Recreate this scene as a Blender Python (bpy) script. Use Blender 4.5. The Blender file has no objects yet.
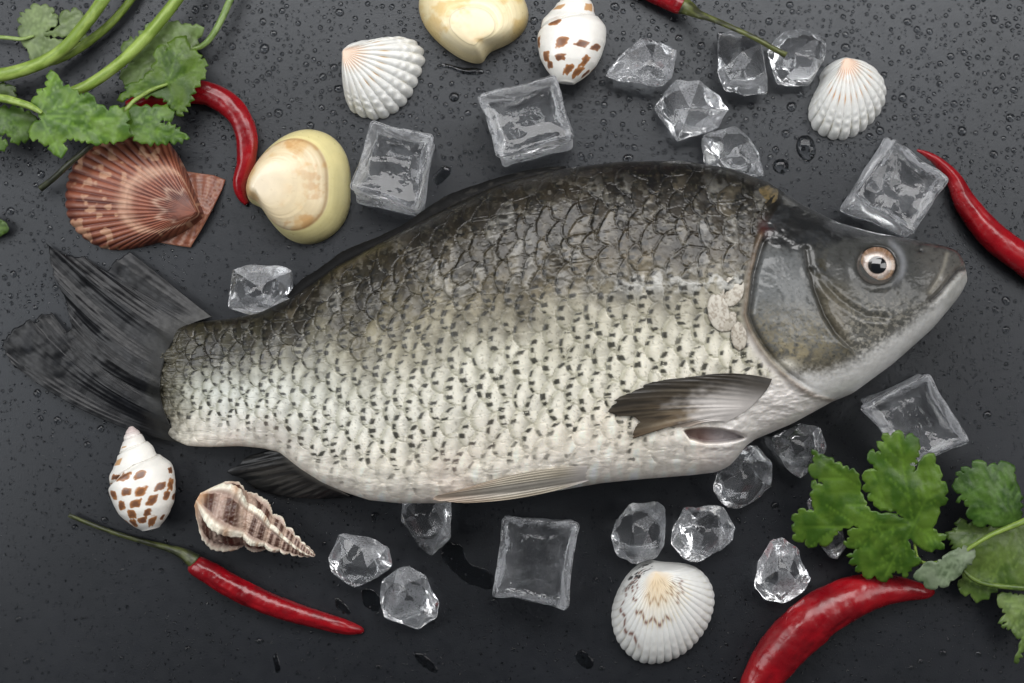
import bpy, bmesh, math, random
import numpy as np
from mathutils import Vector, geometry

# ------------------------------------------------------------------ scene, camera, world, lights
sc = bpy.context.scene
C = bpy.context.collection
S = 0.0004            # metres per unit of plan drawing (0.4 mm)
HC = 1500.0           # camera height above the table, in the same unit
random.seed(7)

cam_d = bpy.data.cameras.new('camera')
cam = bpy.data.objects.new('camera', cam_d); C.objects.link(cam)
cam.location = (0, 0, HC * S)
cam.rotation_euler = (0, 0, 0)
cam_d.sensor_width = 36.0
cam_d.lens = 36.0 * HC / 1024.0
cam_d.clip_start = 0.01; cam_d.clip_end = 50
sc.camera = cam

w = bpy.data.worlds.new('World'); sc.world = w; w.use_nodes = True
w.node_tree.nodes['Background'].inputs[0].default_value = (0.90, 0.94, 1.0, 1)
w.node_tree.nodes['Background'].inputs[1].default_value = 0.07

def area(name, loc, target, sx, sy, power, col):
    l = bpy.data.lights.new(name, 'AREA'); l.shape = 'RECTANGLE'; l.size = sx; l.size_y = sy
    l.energy = power; l.color = col
    o = bpy.data.objects.new(name, l); C.objects.link(o); o.location = loc
    o.rotation_euler = (Vector(target) - Vector(loc)).to_track_quat('-Z', 'Y').to_euler()
    return o
area('softbox_top', (0.04, 0.50, 0.76), (0.0, 0.02, 0.0), 1.20, 0.46, 10.6, (1.0, 0.99, 0.985))
area('softbox_left', (-0.74, 0.02, 0.60), (0.0, 0.0, 0.0), 0.40, 0.70, 3.9, (0.97, 0.985, 1.0))
area('softbox_right', (0.80, 0.06, 0.58), (0.05, 0.0, 0.0), 0.40, 0.70, 3.1, (1.0, 0.99, 0.98))

sc.view_settings.view_transform = 'Standard'
sc.view_settings.look = 'None'
sc.view_settings.exposure = 0.0
sc.view_settings.gamma = 1.0
sc.render.engine = 'CYCLES'
sc.cycles.use_denoising = True
sc.cycles.max_bounces = 14
sc.cycles.transmission_bounces = 12
sc.cycles.glossy_bounces = 6
sc.cycles.diffuse_bounces = 3
sc.cycles.caustics_refractive = True
sc.cycles.caustics_reflective = False
sc.cycles.sample_clamp_indirect = 6.0

# ------------------------------------------------------------------ helpers
def lin(c):
    c = np.asarray(c, dtype=float) / 255.0
    return np.where(c <= 0.04045, c / 12.92, ((c + 0.055) / 1.055) ** 2.4)

def L4(r, g, b):
    v = lin((r, g, b)); return (float(v[0]), float(v[1]), float(v[2]), 1.0)

def P(px, py, z=0.0):
    """plan-drawing position px,py seen at height z -> world metres"""
    px = np.asarray(px, float); py = np.asarray(py, float); z = np.asarray(z, float)
    k = (HC - z) / HC
    return np.stack(np.broadcast_arrays((px - 512.0) * k * S, (341.5 - py) * k * S, z * S), axis=-1)

def hsh(i, j, seed=0):
    v = np.sin(i * 127.1 + j * 311.7 + seed * 74.7) * 43758.5453
    return v - np.floor(v)

def vn(x, y, seed=0):
    ix = np.floor(x); iy = np.floor(y); fx = x - ix; fy = y - iy
    fx = fx * fx * (3 - 2 * fx); fy = fy * fy * (3 - 2 * fy)
    a = hsh(ix, iy, seed); b = hsh(ix + 1, iy, seed); c = hsh(ix, iy + 1, seed); d = hsh(ix + 1, iy + 1, seed)
    return (a * (1 - fx) + b * fx) * (1 - fy) + (c * (1 - fx) + d * fx) * fy

def fbm(x, y, seed=0, o=4):
    s = 0; a = 0.5; t = 0
    for k in range(o):
        s = s + a * vn(x * 2 ** k, y * 2 ** k, seed + k * 3.1); t += a; a *= 0.5
    return s / t

def sst(x, a, b):
    t = np.clip((x - a) / (b - a), 0, 1); return t * t * (3 - 2 * t)

def mix(a, b, f):
    f = np.asarray(f)[..., None]; return a * (1 - f) + b * f

def make_mesh(name, verts, faces, col=None, smooth=True, extra=None):
    me = bpy.data.meshes.new(name)
    verts = np.asarray(verts, dtype=np.float32)
    if isinstance(faces, np.ndarray):
        n, k = faces.shape
        me.vertices.add(len(verts)); me.vertices.foreach_set('co', verts.ravel())
        me.loops.add(n * k); me.loops.foreach_set('vertex_index', faces.astype(np.int32).ravel())
        me.polygons.add(n); me.polygons.foreach_set('loop_start', (np.arange(n) * k).astype(np.int32))
        me.update(calc_edges=True); me.validate()
    else:
        me.from_pydata([tuple(map(float, v)) for v in verts], [], [tuple(map(int, f)) for f in faces])
        me.update()
    if col is not None:
        at = me.attributes.new('Col', 'FLOAT_COLOR', 'POINT')
        c4 = np.ones((len(verts), 4), np.float32); c4[:, :3] = col
        at.data.foreach_set('color', c4.ravel())
    for k, v in (extra or {}).items():
        at = me.attributes.new(k, 'FLOAT', 'POINT'); at.data.foreach_set('value', np.asarray(v, np.float32))
    if smooth: me.shade_smooth()
    return me

def obj(name, verts, faces, mat, parent=None, col=None, smooth=True, extra=None):
    """ONE mesh object; world verts; origin at its base (or at its parent's origin)"""
    verts = np.asarray(verts, float)
    if parent is None:
        o0 = np.array([verts[:, 0].mean(), verts[:, 1].mean(), max(0.0, verts[:, 2].min())])
    else:
        o0 = np.array(parent.matrix_world.translation) if parent.type == 'EMPTY' else np.array(parent['org'])
    me = make_mesh(name, verts - o0, faces, col, smooth, extra)
    me.materials.append(mat)
    o = bpy.data.objects.new(name, me); C.objects.link(o)
    o['org'] = [float(x) for x in o0]
    if parent is None: o.location = o0
    else: o.parent = parent
    return o

def tag(o, label, cat, group=None):
    o['label'] = label; o['category'] = cat
    if group: o['group'] = group
    return o

def thing(name, px, py, label, cat, group=None, z=0):
    o = bpy.data.objects.new(name, None); C.objects.link(o)
    o.empty_display_size = 0.01
    o.location = P(px, py, z); bpy.context.view_layer.update()
    return tag(o, label, cat, group)

def grid_faces(n, m, wrap_m=False, off=0, flip=False):
    i, j = np.meshgrid(np.arange(n - 1), np.arange(m if wrap_m else m - 1), indexing='ij')
    j2 = (j + 1) % m
    f = np.stack([i * m + j, i * m + j2, (i + 1) * m + j2, (i + 1) * m + j], -1).reshape(-1, 4) + off
    return f[:, ::-1] if flip else f

def smooth_curve(pts, n, rounds=2):
    """Catmull-Rom through pts, n samples evenly by arc length"""
    pts = np.asarray(pts, float)
    p = np.vstack([2 * pts[0] - pts[1], pts, 2 * pts[-1] - pts[-2]])
    out = []
    for k in range(1, len(p) - 2):
        t = np.linspace(0, 1, 24, endpoint=False)[:, None]
        a, b, c, d = p[k - 1], p[k], p[k + 1], p[k + 2]
        out.append(0.5 * ((2 * b) + (-a + c) * t + (2 * a - 5 * b + 4 * c - d) * t ** 2 + (-a + 3 * b - 3 * c + d) * t ** 3))
    out = np.vstack(out + [pts[-1:]])
    d = np.r_[0, np.cumsum(np.linalg.norm(np.diff(out[:, :2], axis=0), axis=1))]
    s = np.linspace(0, d[-1], n)
    return np.stack([np.interp(s, d, out[:, k]) for k in range(out.shape[1])], 1)

# ------------------------------------------------------------------ materials
def new_mat(name):
    m = bpy.data.materials.new(name); m.use_nodes = True
    nt = m.node_tree; b = nt.nodes['Principled BSDF']
    return m, nt, b

def noise_node(nt, scale, detail=4.0, rough=0.55, coord='Object'):
    tc = nt.nodes.new('ShaderNodeTexCoord'); n = nt.nodes.new('ShaderNodeTexNoise')
    n.inputs['Scale'].default_value = scale; n.inputs['Detail'].default_value = detail
    n.inputs['Roughness'].default_value = rough
    nt.links.new(tc.outputs[coord], n.inputs['Vector']); return n

def ramp(nt, src, stops):
    r = nt.nodes.new('ShaderNodeValToRGB'); e = r.color_ramp.elements
    while len(e) < len(stops): e.new(0.5)
    for k, (p, c) in enumerate(stops):
        e[k].position = p; e[k].color = c if len(c) == 4 else (c[0], c[1], c[2], 1)
    nt.links.new(src, r.inputs[0]); return r

def g4(v): return (v, v, v, 1)

def attr_mat(name, rough=0.4, rough2=None, coat=0.0, sss=0.0, sss_r=(0.004, 0.003, 0.002), bump=0.15, bscale=900,
             var=0.12, vscale=250, spec=0.5, coat_rough=0.08, metal=0.0, dist=0.0004, transl=0.0):
    """colour from the mesh's own pigment attribute, varied by noise; noise roughness and bump"""
    m, nt, b = new_mat(name)
    a = nt.nodes.new('ShaderNodeAttribute'); a.attribute_name = 'Col'
    n = noise_node(nt, vscale, 5)
    r = ramp(nt, n.outputs['Fac'], [(0.25, g4(1 - var)), (0.75, g4(1 + var * 0.6))])
    mx = nt.nodes.new('ShaderNodeMix'); mx.data_type = 'RGBA'; mx.blend_type = 'MULTIPLY'; mx.inputs[0].default_value = 1
    nt.links.new(a.outputs['Color'], mx.inputs[6]); nt.links.new(r.outputs[0], mx.inputs[7])
    nt.links.new(mx.outputs[2], b.inputs['Base Color'])
    n2 = noise_node(nt, bscale, 4)
    r2 = ramp(nt, n2.outputs['Fac'], [(0.3, g4(rough)), (0.7, g4(rough2 if rough2 is not None else rough))])
    nt.links.new(r2.outputs[0], b.inputs['Roughness'])
    bp = nt.nodes.new('ShaderNodeBump'); bp.inputs['Strength'].default_value = bump; bp.inputs['Distance'].default_value = dist
    nt.links.new(n2.outputs['Fac'], bp.inputs['Height']); nt.links.new(bp.outputs[0], b.inputs['Normal'])
    b.inputs['Coat Weight'].default_value = coat; b.inputs['Coat Roughness'].default_value = coat_rough
    b.inputs['Specular IOR Level'].default_value = spec; b.inputs['Metallic'].default_value = metal
    if sss > 0:
        b.inputs['Subsurface Weight'].default_value = sss; b.inputs['Subsurface Radius'].default_value = sss_r
        b.inputs['Subsurface Scale'].default_value = 1.0
    if transl > 0:
        tr = nt.nodes.new('ShaderNodeBsdfTranslucent'); nt.links.new(mx.outputs[2], tr.inputs[0])
        ms = nt.nodes.new('ShaderNodeMixShader'); ms.inputs[0].default_value = transl
        out = nt.nodes['Material Output']
        nt.links.new(b.outputs[0], ms.inputs[1]); nt.links.new(tr.outputs[0], ms.inputs[2]); nt.links.new(ms.outputs[0], out.inputs[0])
    return m

M = {}
M['fish'] = attr_mat('fish_skin', 0.30, 0.50, coat=0.12, spec=0.38, sss=0.12, bump=0.2, bscale=1100, var=0.16, vscale=420, dist=0.0003, coat_rough=0.14)
def wet_coat(m):
    nt = m.node_tree; a = nt.nodes.new('ShaderNodeAttribute'); a.attribute_name = 'wet'
    nt.links.new(a.outputs['Fac'], nt.nodes['Principled BSDF'].inputs['Coat Weight'])
wet_coat(M['fish'])
M['fin'] = attr_mat('wet_fin', 0.27, 0.42, spec=0.30, coat=0.0, bump=0.1, bscale=500, var=0.12, vscale=200, transl=0.02, coat_rough=0.12)
M['dorsal'] = attr_mat('dark_fin', 0.4, 0.6, spec=0.08, bump=0.2, bscale=700, var=0.25, vscale=300)
M['eye'] = attr_mat('fish_iris', 0.2, 0.3, coat=1.0, bump=0.12, bscale=1500, var=0.25, vscale=1200, coat_rough=0.02)
M['shell'] = attr_mat('shell_matte', 0.35, 0.5, coat=0.05, sss=0.06, bump=0.12, bscale=900, var=0.07, vscale=220)
M['shellgloss'] = attr_mat('shell_gloss', 0.26, 0.4, coat=0.12, sss=0.05, bump=0.05, bscale=600, var=0.06, vscale=250)
M['leaf'] = attr_mat('coriander_leaf', 0.32, 0.5, bump=0.22, bscale=800, var=0.16, vscale=160, transl=0.22, spec=0.45, dist=0.0005)
M['stem'] = attr_mat('coriander_stem', 0.35, 0.5, sss=0.1, bump=0.2, bscale=500, var=0.2, vscale=120)
M['chili'] = attr_mat('chili_skin', 0.20, 0.40, coat=0.15, sss=0.05, bump=0.30, bscale=230, var=0.18, vscale=90, dist=0.0009, coat_rough=0.06)

def slate_mat():
    m, nt, b = new_mat('black_slate')
    n = noise_node(nt, 14, 6); n1 = noise_node(nt, 1600, 3); n3 = noise_node(nt, 170, 5)
    r = ramp(nt, n.outputs['Fac'], [(0.25, L4(14, 16, 20)), (0.75, L4(24, 26, 31))])
    nt.links.new(r.outputs[0], b.inputs['Base Color'])
    b.inputs['Specular Tint'].default_value = (0.93, 0.965, 1.0, 1); b.inputs['Specular IOR Level'].default_value = 0.56
    rr = ramp(nt, n3.outputs['Fac'], [(0.3, g4(0.36)), (0.7, g4(0.43))])
    nt.links.new(rr.outputs[0], b.inputs['Roughness'])
    bp = nt.nodes.new('ShaderNodeBump'); bp.inputs['Strength'].default_value = 0.25; bp.inputs['Distance'].default_value = 0.0002
    nt.links.new(n1.outputs['Fac'], bp.inputs['Height']); nt.links.new(bp.outputs[0], b.inputs['Normal'])
    return m
M['slate'] = slate_mat()

def water_mat():
    m, nt, b = new_mat('water')
    b.inputs['Base Color'].default_value = (0.55, 0.57, 0.60, 1); b.inputs['Roughness'].default_value = 0.0
    b.inputs['IOR'].default_value = 1.33; b.inputs['Transmission Weight'].default_value = 1.0
    return m
M['water'] = water_mat()

def ice_mat(name, frost, cloud_scale, tint=(0.97, 0.985, 1.0), bump=0.35, bead=0.0, glint_w=0.5):
    """clear ice: sharp patches of beads and frost between smooth melted areas"""
    m, nt, b = new_mat(name)
    b.inputs['Base Color'].default_value = (*tint, 1); b.inputs['IOR'].default_value = 1.45
    b.inputs['Transmission Weight'].default_value = 1.0
    n = noise_node(nt, cloud_scale, 5, 0.6); n2 = noise_node(nt, 1300, 3); n4 = noise_node(nt, 170, 3); np_ = noise_node(nt, cloud_scale * 1.3, 3)
    patch_ = ramp(nt, np_.outputs['Fac'], [(0.44, g4(0.0)), (0.54, g4(1.0))])
    r = ramp(nt, n.outputs['Fac'], [(0.50, g4(0.0)), (0.70, g4(0.16))])
    nt.links.new(r.outputs[0], b.inputs['Roughness'])
    tc = nt.nodes.new('ShaderNodeTexCoord'); vo = nt.nodes.new('ShaderNodeTexVoronoi'); vo.inputs['Scale'].default_value = 620
    nt.links.new(tc.outputs['Object'], vo.inputs['Vector'])
    vr_ = ramp(nt, vo.outputs['Distance'], [(0.0, g4(1.0)), (0.55, g4(0.0))])
    mu = nt.nodes.new('ShaderNodeMath'); mu.operation = 'MULTIPLY'
    nt.links.new(vr_.outputs[0], mu.inputs[0]); nt.links.new(patch_.outputs[0], mu.inputs[1])
    mb = nt.nodes.new('ShaderNodeMath'); mb.operation = 'MULTIPLY'; mb.inputs[1].default_value = bead
    nt.links.new(mu.outputs[0], mb.inputs[0])
    ad = nt.nodes.new('ShaderNodeMath'); ad.operation = 'MULTIPLY_ADD'; ad.inputs[1].default_value = 2.0
    nt.links.new(n4.outputs['Fac'], ad.inputs[0]); nt.links.new(mb.outputs[0], ad.inputs[2])
    bp = nt.nodes.new('ShaderNodeBump'); bp.inputs['Strength'].default_value = bump; bp.inputs['Distance'].default_value = 0.0006
    nt.links.new(ad.outputs[0], bp.inputs['Height']); nt.links.new(bp.outputs[0], b.inputs['Normal'])
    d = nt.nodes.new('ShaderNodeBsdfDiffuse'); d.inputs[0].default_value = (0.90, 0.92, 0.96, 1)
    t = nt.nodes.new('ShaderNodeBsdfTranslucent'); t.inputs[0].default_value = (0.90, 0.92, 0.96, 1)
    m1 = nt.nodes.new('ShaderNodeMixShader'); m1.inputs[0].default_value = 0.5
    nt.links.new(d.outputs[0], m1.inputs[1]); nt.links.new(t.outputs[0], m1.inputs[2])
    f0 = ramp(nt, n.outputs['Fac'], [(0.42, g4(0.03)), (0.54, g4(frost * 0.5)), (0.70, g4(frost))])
    ra = nt.nodes.new('ShaderNodeAttribute'); ra.attribute_name = 'painted_glint'  # white diffuse standing in for light refracted and reflected by the ice
    f = nt.nodes.new('ShaderNodeMath'); f.operation = 'MULTIPLY_ADD'; f.inputs[1].default_value = glint_w
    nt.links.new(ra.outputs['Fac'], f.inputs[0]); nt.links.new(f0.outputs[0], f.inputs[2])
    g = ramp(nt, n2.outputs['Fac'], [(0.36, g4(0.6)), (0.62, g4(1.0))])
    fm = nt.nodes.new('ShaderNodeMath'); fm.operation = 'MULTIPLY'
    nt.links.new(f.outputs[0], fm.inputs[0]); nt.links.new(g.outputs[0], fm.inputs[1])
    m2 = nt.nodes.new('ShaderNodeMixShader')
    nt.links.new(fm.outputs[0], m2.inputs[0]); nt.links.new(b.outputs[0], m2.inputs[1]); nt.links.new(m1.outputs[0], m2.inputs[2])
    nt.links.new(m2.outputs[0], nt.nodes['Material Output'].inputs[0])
    return m
M['icecube'] = ice_mat('frosted_ice', 0.20, 70, bump=0.17, bead=0.8, glint_w=0.55)
M['icechunk'] = ice_mat('clear_ice', 0.07, 120, bump=0.10, bead=0.4, glint_w=0.36)

def plain_mat(name, col, rough, coat=0.0):
    m, nt, b = new_mat(name)
    n = noise_node(nt, 600, 3)
    r = ramp(nt, n.outputs['Fac'], [(0.3, tuple(c * 0.8 for c in col[:3])), (0.7, col)])
    nt.links.new(r.outputs[0], b.inputs['Base Color'])
    b.inputs['Roughness'].default_value = rough; b.inputs['Coat Weight'].default_value = coat
    b.inputs['Coat Roughness'].default_value = 0.03
    return m
M['pupil'] = plain_mat('pupil_black', (0.006, 0.007, 0.009, 1), 0.12, 1.0)

# ------------------------------------------------------------------ the slate table top
def build_table():
    n = 3
    xs = np.linspace(-1.1, 1.1, n); ys = np.linspace(-1.0, 1.0, n)
    v = [(x, y, 0.0) for x in xs for y in ys]
    v += [(x, y, -0.02) for x in xs for y in ys]
    f = [tuple(q) for q in grid_faces(n, n)] + [tuple(q) for q in grid_faces(n, n, off=n * n, flip=True)]
    ring = [0, 1, 2, 5, 8, 7, 6, 3]
    for k in range(8):
        a, b = ring[k], ring[(k + 1) % 8]; f.append((b, a, a + 9, b + 9))
    me = make_mesh('tabletop', v, f, smooth=False); me.materials.append(M['slate'])
    bm = bmesh.new(); bm.from_mesh(me); bmesh.ops.recalc_face_normals(bm, faces=bm.faces); bm.to_mesh(me); bm.free()
    o = bpy.data.objects.new('tabletop', me); C.objects.link(o); o['kind'] = 'structure'
    tag(o, 'dark grey slate table top beaded with water', 'table top')
build_table()

# ------------------------------------------------------------------ the fish
TOP = np.array([(152,378),(153,366),(157,352),(163,340),(172,331),(185,325),(205,321),(235,318),(262,312),(300,293),(340,264),
 (400,232),(450,206),(500,184),(560,169),(620,162),(680,161),(730,169),(765,182),(800,204),(835,222),(870,232),(915,240),(945,246),
 (955,250),(960,255),(963,261),(965,268),(966,275)], float)
BOT = np.array([(152,386),(154,400),(158,415),(165,430),(175,440),(188,446),(210,447),(240,446),(262,448),(280,452),(300,468),(322,482),(345,492),
 (370,500),(400,503),(440,503),(480,500),(520,496),(560,490),(600,483),(640,479),(690,475),(715,472),(728,466),(737,456),(743,447),(752,440),(790,424),
 (830,402),(850,394),(890,365),(930,330),(955,301),(962,291),(966,283)], float)
HZ = np.array([(152,1.5),(160,5),(175,9),(200,17),(240,29),(300,42),(400,58),(500,70),(600,77),(700,79),(760,77),(820,69),(870,57),(910,42),(940,28),(955,17),(966,4)], float)
ZC = np.array([(152,11),(200,20),(240,30),(300,43),(400,57),(500,69),(600,76),(700,78),(760,76),(820,72),(870,66),(910,60),(940,57),(966,55)], float)
_xs = np.linspace(152, 966, 3257)
def _sm(tab, k):
    y = np.interp(_xs, tab[:, 0], tab[:, 1]); n = len(y)
    w_ = np.hanning(2 * k + 1); w_ /= w_.sum()
    ys = np.convolve(np.pad(y, k, mode='edge'), w_, 'valid')
    e = np.clip(np.minimum(_xs - 152, 966 - _xs) / 22.0, 0, 1)
    return y * (1 - e) + ys * e
TOPs, BOTs, HZs, ZCs = _sm(TOP, 40), _sm(BOT, 24), _sm(HZ, 60), _sm(ZC, 60)
def fT(x): return np.interp(x, _xs, TOPs)
def fB(x): return np.interp(x, _xs, BOTs)
def fHZ(x): return np.interp(x, _xs, HZs)
def fZC(x): return np.interp(x, _xs, ZCs)
NEX = 2.15
def sect(t): return np.clip(1 - np.abs(t) ** NEX, 0, 1) ** (1 / NEX)

def body_z(px, py):
    """height of the fish's upper side where plan px,py is seen"""
    px = np.asarray(px, float); py = np.asarray(py, float); z = np.full(px.shape, 90.0)
    for _ in range(8):
        X = px; 
        for _k in range(2):
            zc = fZC(X); X = 512 + (px - 512) * (HC - z) / (HC - zc)
        Y = 341.5 + (py - 341.5) * (HC - z) / (HC - zc)
        t, b = fT(X), fB(X)
        tt = np.clip(((t + b) / 2 - Y) / np.maximum((b - t) / 2, 1), -1, 1)
        z = 0.5 * z + 0.5 * (zc + fHZ(X) * sect(tt))
    return z

GY = np.array([150,185,205,225,248,274,299,314,329,345,360,373,386,395,400,420], float)
GX = np.array([800,786,778,765,757,750,747,745,750,759,770,783,799,814,832,900], float)
def gill_dx(X, Y):
    g = np.interp(Y, GY, GX); s = np.interp(Y, GY, np.gradient(GX, GY))
    return (X - g) / np.sqrt(1 + s * s)

def pdist(X, Y, poly):
    d = np.full(X.shape, 1e9)
    for (x0, y0), (x1, y1) in zip(poly[:-1], poly[1:]):
        dx, dy = x1 - x0, y1 - y0; l2 = dx * dx + dy * dy
        t = np.clip(((X - x0) * dx + (Y - y0) * dy) / l2, 0, 1)
        d = np.minimum(d, np.hypot(X - x0 - t * dx, Y - y0 - t * dy))
    return d
PRE = [(806,250),(808,268),(815,292),(824,315),(835,333),(845,345),(856,353)]
FOLD = [(812,272),(830,290),(848,306),(866,316),(884,318)]
MOUTH = [(967,268),(958,271),(950,281),(941,292),(931,301)]
LIPC = [(947,254),(944,266),(938,280),(930,292)]

BX = np.array([165, 220, 400, 620, 770], float)
BV = np.array([0, .07, .18, .30, .42, .55, .70, .84, 1.0])
BCOL = np.array([
 [(70,66,48),(86,82,58),(104,100,76),(130,128,108),(140,142,130),(146,146,134),(150,146,128),(172,168,154),(205,202,194)],
 [(62,60,44),(84,82,62),(112,112,98),(146,150,144),(164,168,164),(176,180,176),(190,192,188),(206,204,200),(222,218,210)],
 [(40,37,30),(62,56,44),(98,90,70),(132,126,104),(154,152,140),(178,177,168),(194,193,186),(212,208,198),(224,218,212)],
 [(34,31,26),(54,48,38),(86,76,60),(102,92,74),(148,146,136),(176,174,163),(194,192,182),(216,210,200),(226,220,215)],
 [(28,27,25),(44,42,38),(72,66,56),(92,86,76),(132,129,120),(170,168,158),(190,187,178),(214,209,203),(222,218,214)]], float)

def body_features(X, Y, vr):
    """height offset and pigment for the fish's upper side, at plan X,Y; vr 0 back .. 1 belly"""
    n1 = fbm(X / 40, Y / 40, 1); n2 = fbm(X / 9, Y / 9, 5); n3 = fbm(X / 3.2, Y / 3.2, 9, 3); n4 = fbm(X / 90, Y / 60, 15)
    v = np.clip(vr + (n1 - 0.5) * 0.16, 0, 1)
    xi = np.clip(np.interp(X, BX, np.arange(5)), 0, 3.999); k = xi.astype(int); f = xi - k
    LB = lin(BCOL)
    def row(kk): return np.stack([np.interp(v, BV, LB[q, :, c]) if np.isscalar(q) else 0 for q in (kk,) for c in range(3)], -1)
    tabs = np.stack([row(q) for q in range(5)], 0)
    idx = np.arange(len(X))
    base = mix(tabs[k, idx], tabs[k + 1, idx], f)
    base = base * ((0.14 + 0.86 * sst(v, 0.17, 0.64))[:, None] * mix(np.array([[1.04, 0.98, 0.86]]), np.array([[1.0, 0.985, 0.945]]), sst(v, .3, .6)))
    # --- scales
    dxg = gill_dx(X, Y)
    sc_mask = sst(-dxg, 2, 8) * sst(X, 150, 158)
    sc_mask = sc_mask * (1 - sst(X, 690, 730) * sst(Y, 374, 386))
    a = np.interp(X, [150, 200, 320, 450, 800], [15, 19, 23, 26.5, 27.5])          # scale length
    u = np.interp(X, np.linspace(150, 800, 651), np.r_[0, np.cumsum(1 / np.interp(np.linspace(150, 800, 650), [150, 200, 320, 450, 800], [15, 19, 23, 26.5, 27.5]))])
    mid = np.interp(X, [150, 300, 450, 600, 780], [384, 372, 345, 322, 300])
    rh = a * 0.56
    rv = (Y - mid + (fbm(X / 80, Y / 80, 31) - .5) * 12) / rh
    uu = u + (fbm(X / 70, Y / 70, 33) - .5) * 0.4 + rv * 0.04
    best = np.full(X.shape, 99.0); bi = np.zeros(X.shape); bj = np.zeros(X.shape); bdy = np.zeros(X.shape)
    up0 = 1 - sst(v, 0.26, 0.56)
    uu = uu + up0 * (fbm(X / 34, Y / 34, 35, 2) - .5) * 0.5; rv = rv + up0 * (fbm(X / 34, Y / 34, 37, 2) - .5) * 0.7
    j0 = np.floor(rv)
    for dj in (-1, 0, 1, 2):
        j = j0 + dj
        sh = np.mod(j, 2) * 0.5
        jit = (hsh(j, j * 0 + 3, 2) - .5) * 0.1
        i0 = np.floor(uu - sh)
        for di in (-1, 0, 1, 2):
            i = i0 + di
            r1 = hsh(i, j, 4); r2 = hsh(i, j, 5)
            cy = (rv - j - (r1 - .5) * 0.22) / 1.12
            ok = np.abs(cy) < 1
            edge = i + sh + jit + (r2 - .5) * 0.20 - 0.62 * np.sqrt(np.clip(1 - cy * cy, 0, 1)) ** 0.8 + (n3 - .5) * 0.08 + (n2 - .5) * 0.07 * up0
            aa = np.where(ok, uu - edge, 99); aa = np.where(aa < 0, 99, aa)
            up = aa < best
            best = np.where(up, aa, best); bi = np.where(up, i, bi); bj = np.where(up, j, bj); bdy = np.where(up, cy, bdy)
    best = np.minimum(best, 1.3)
    R1 = hsh(bi, bj, 11); R2 = hsh(bi, bj, 12); R3 = hsh(bi, bj, 13)
    upper = 1 - sst(v, 0.22, 0.56)
    lower = sst(v, 0.70, 0.92)
    tiltA = 1.5 * (1 - 0.6 * lower) + 1.5 * upper * (0.2 + R2)
    edge_soft = sst(best, 0.0, 0.10)
    h = sc_mask * tiltA * (1 - best / 1.1) * edge_soft
    h = h + sc_mask * upper * ((R3 - .5) * 2.2 * bdy + (n2 - .5) * .5)
    col = base * (1 + sc_mask * ((R1 - .5) * (0.14 + 0.95 * upper)))[..., None]
    # pale scale field towards its free edge, dusky near its root
    col = col * (1 + sc_mask * (0.16 - 0.40 * sst(best, 0.40, 0.95) + 0.10 * np.exp(-((best - .35) / .15) ** 2) + 0.45 * upper * np.exp(-((best - .25) / .2) ** 2) - 0.38 * upper * sst(best, .50, .85)) * (1 - 0.5 * lower))[..., None]
    net = (1 - sst(best, .10, .26)) + sst(best, .55, .85)
    col = mix(col, col * np.array([.70, .70, .62]), np.clip(net, 0, 1) * sc_mask * (1 - upper) * (1 - .75 * lower) * .75)
    blob = np.exp(-((best - .40) / .16) ** 2 - (bdy / .55) ** 2) * sc_mask * (1 - upper * .6)
    col = col * (1 + .16 * blob)[:, None]; h = h + 0.5 * blob
    # silvery loosened scales on the back
    sil = sc_mask * upper * sst(R2, 0.70, 0.80) * sst(best, 0.0, .05) * (1 - sst(best, .35, .75)) * sst(n2, 0.25, 0.5) * sst(vr, .03, .12)
    col = mix(col, np.where((R3 > .5)[:, None], lin((132,131,126)), lin((98,90,74))), sil * 0.55)
    painted_sheen = sc_mask * np.exp(-((Y - (282 - (X - 690) * 0.03)) / 13.0) ** 2) * sst(X, 560, 660) * sst(n2, 0.42, 0.58)  # strip of reflected light painted into the flank as whitish patches
    col = mix(col, lin((186,186,182)), painted_sheen * 0.75); h = h + painted_sheen * 1.2
    # dark pigment blocks along each scale's free edge
    nb = 3.9
    cell = np.floor((bdy + 1) * nb / 2 + R3)
    cf = (bdy + 1) * nb / 2 + R3 - cell
    hb = hsh(bi * 3.7 + cell, bj * 1.9 + cell * 2.3, 21); hb2 = hsh(bi + cell * 5.1, bj - cell, 22); hb3 = hsh(bi - cell, bj + cell * 3, 23)
    cellok = sst(hb, 0.16, 0.20) * (np.abs(bdy + (R2 - .5) * .3) < 0.74)
    a0 = 0.01 + 0.08 * hb2; a1 = a0 + 0.10 + 0.17 * hb3 + .10 * upper * hb2
    pw = 0.035
    wob = (n3 - .5) * 0.12
    blk = cellok * sst(best + wob, a0 - pw, a0 + pw) * (1 - sst(best + wob, a1 - pw, a1 + pw)) * sst(cf + wob * 3, 0.02 + .22 * hb3, 0.14 + .22 * hb3) * (1 - sst(cf + wob * 3, 0.84 - .25 * hb2, 0.97 - .25 * hb2))
    fade = 1 - sst(v + (n2 - .5) * .25, 0.78, 0.97)
    blk = blk * sc_mask * fade
    col = mix(col, lin((36,36,31)) * (1 - .75 * upper)[:, None], blk * 0.93)
    # tiny pepper specks
    speck = sst(fbm(X / 2.4, Y / 2.4, 41, 2), 0.68, 0.76) * sc_mask * (0.5 * (1 - lower) + .12)
    col = mix(col, lin((78,74,60)), speck * 0.6)
    fl = sst(fbm(X / 6.5 + 3, Y / 4.5, 97, 3), .54, .66) * sst(upper, .15, .6) * sc_mask
    col = mix(col, lin((24,22,18)), fl * .30)
    fp = sst(fbm(X / 5 + 9, Y / 4, 99, 3), .60, .68) * upper * sst(v, .04, .12) * sc_mask
    col = mix(col, lin((128,124,114)), fl * 0 + fp * .30); h = h + fp * .4
    # dark back ridge, mottled
    dk = upper * sst(n2, 0.5, 0.72) * 0.55
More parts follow.
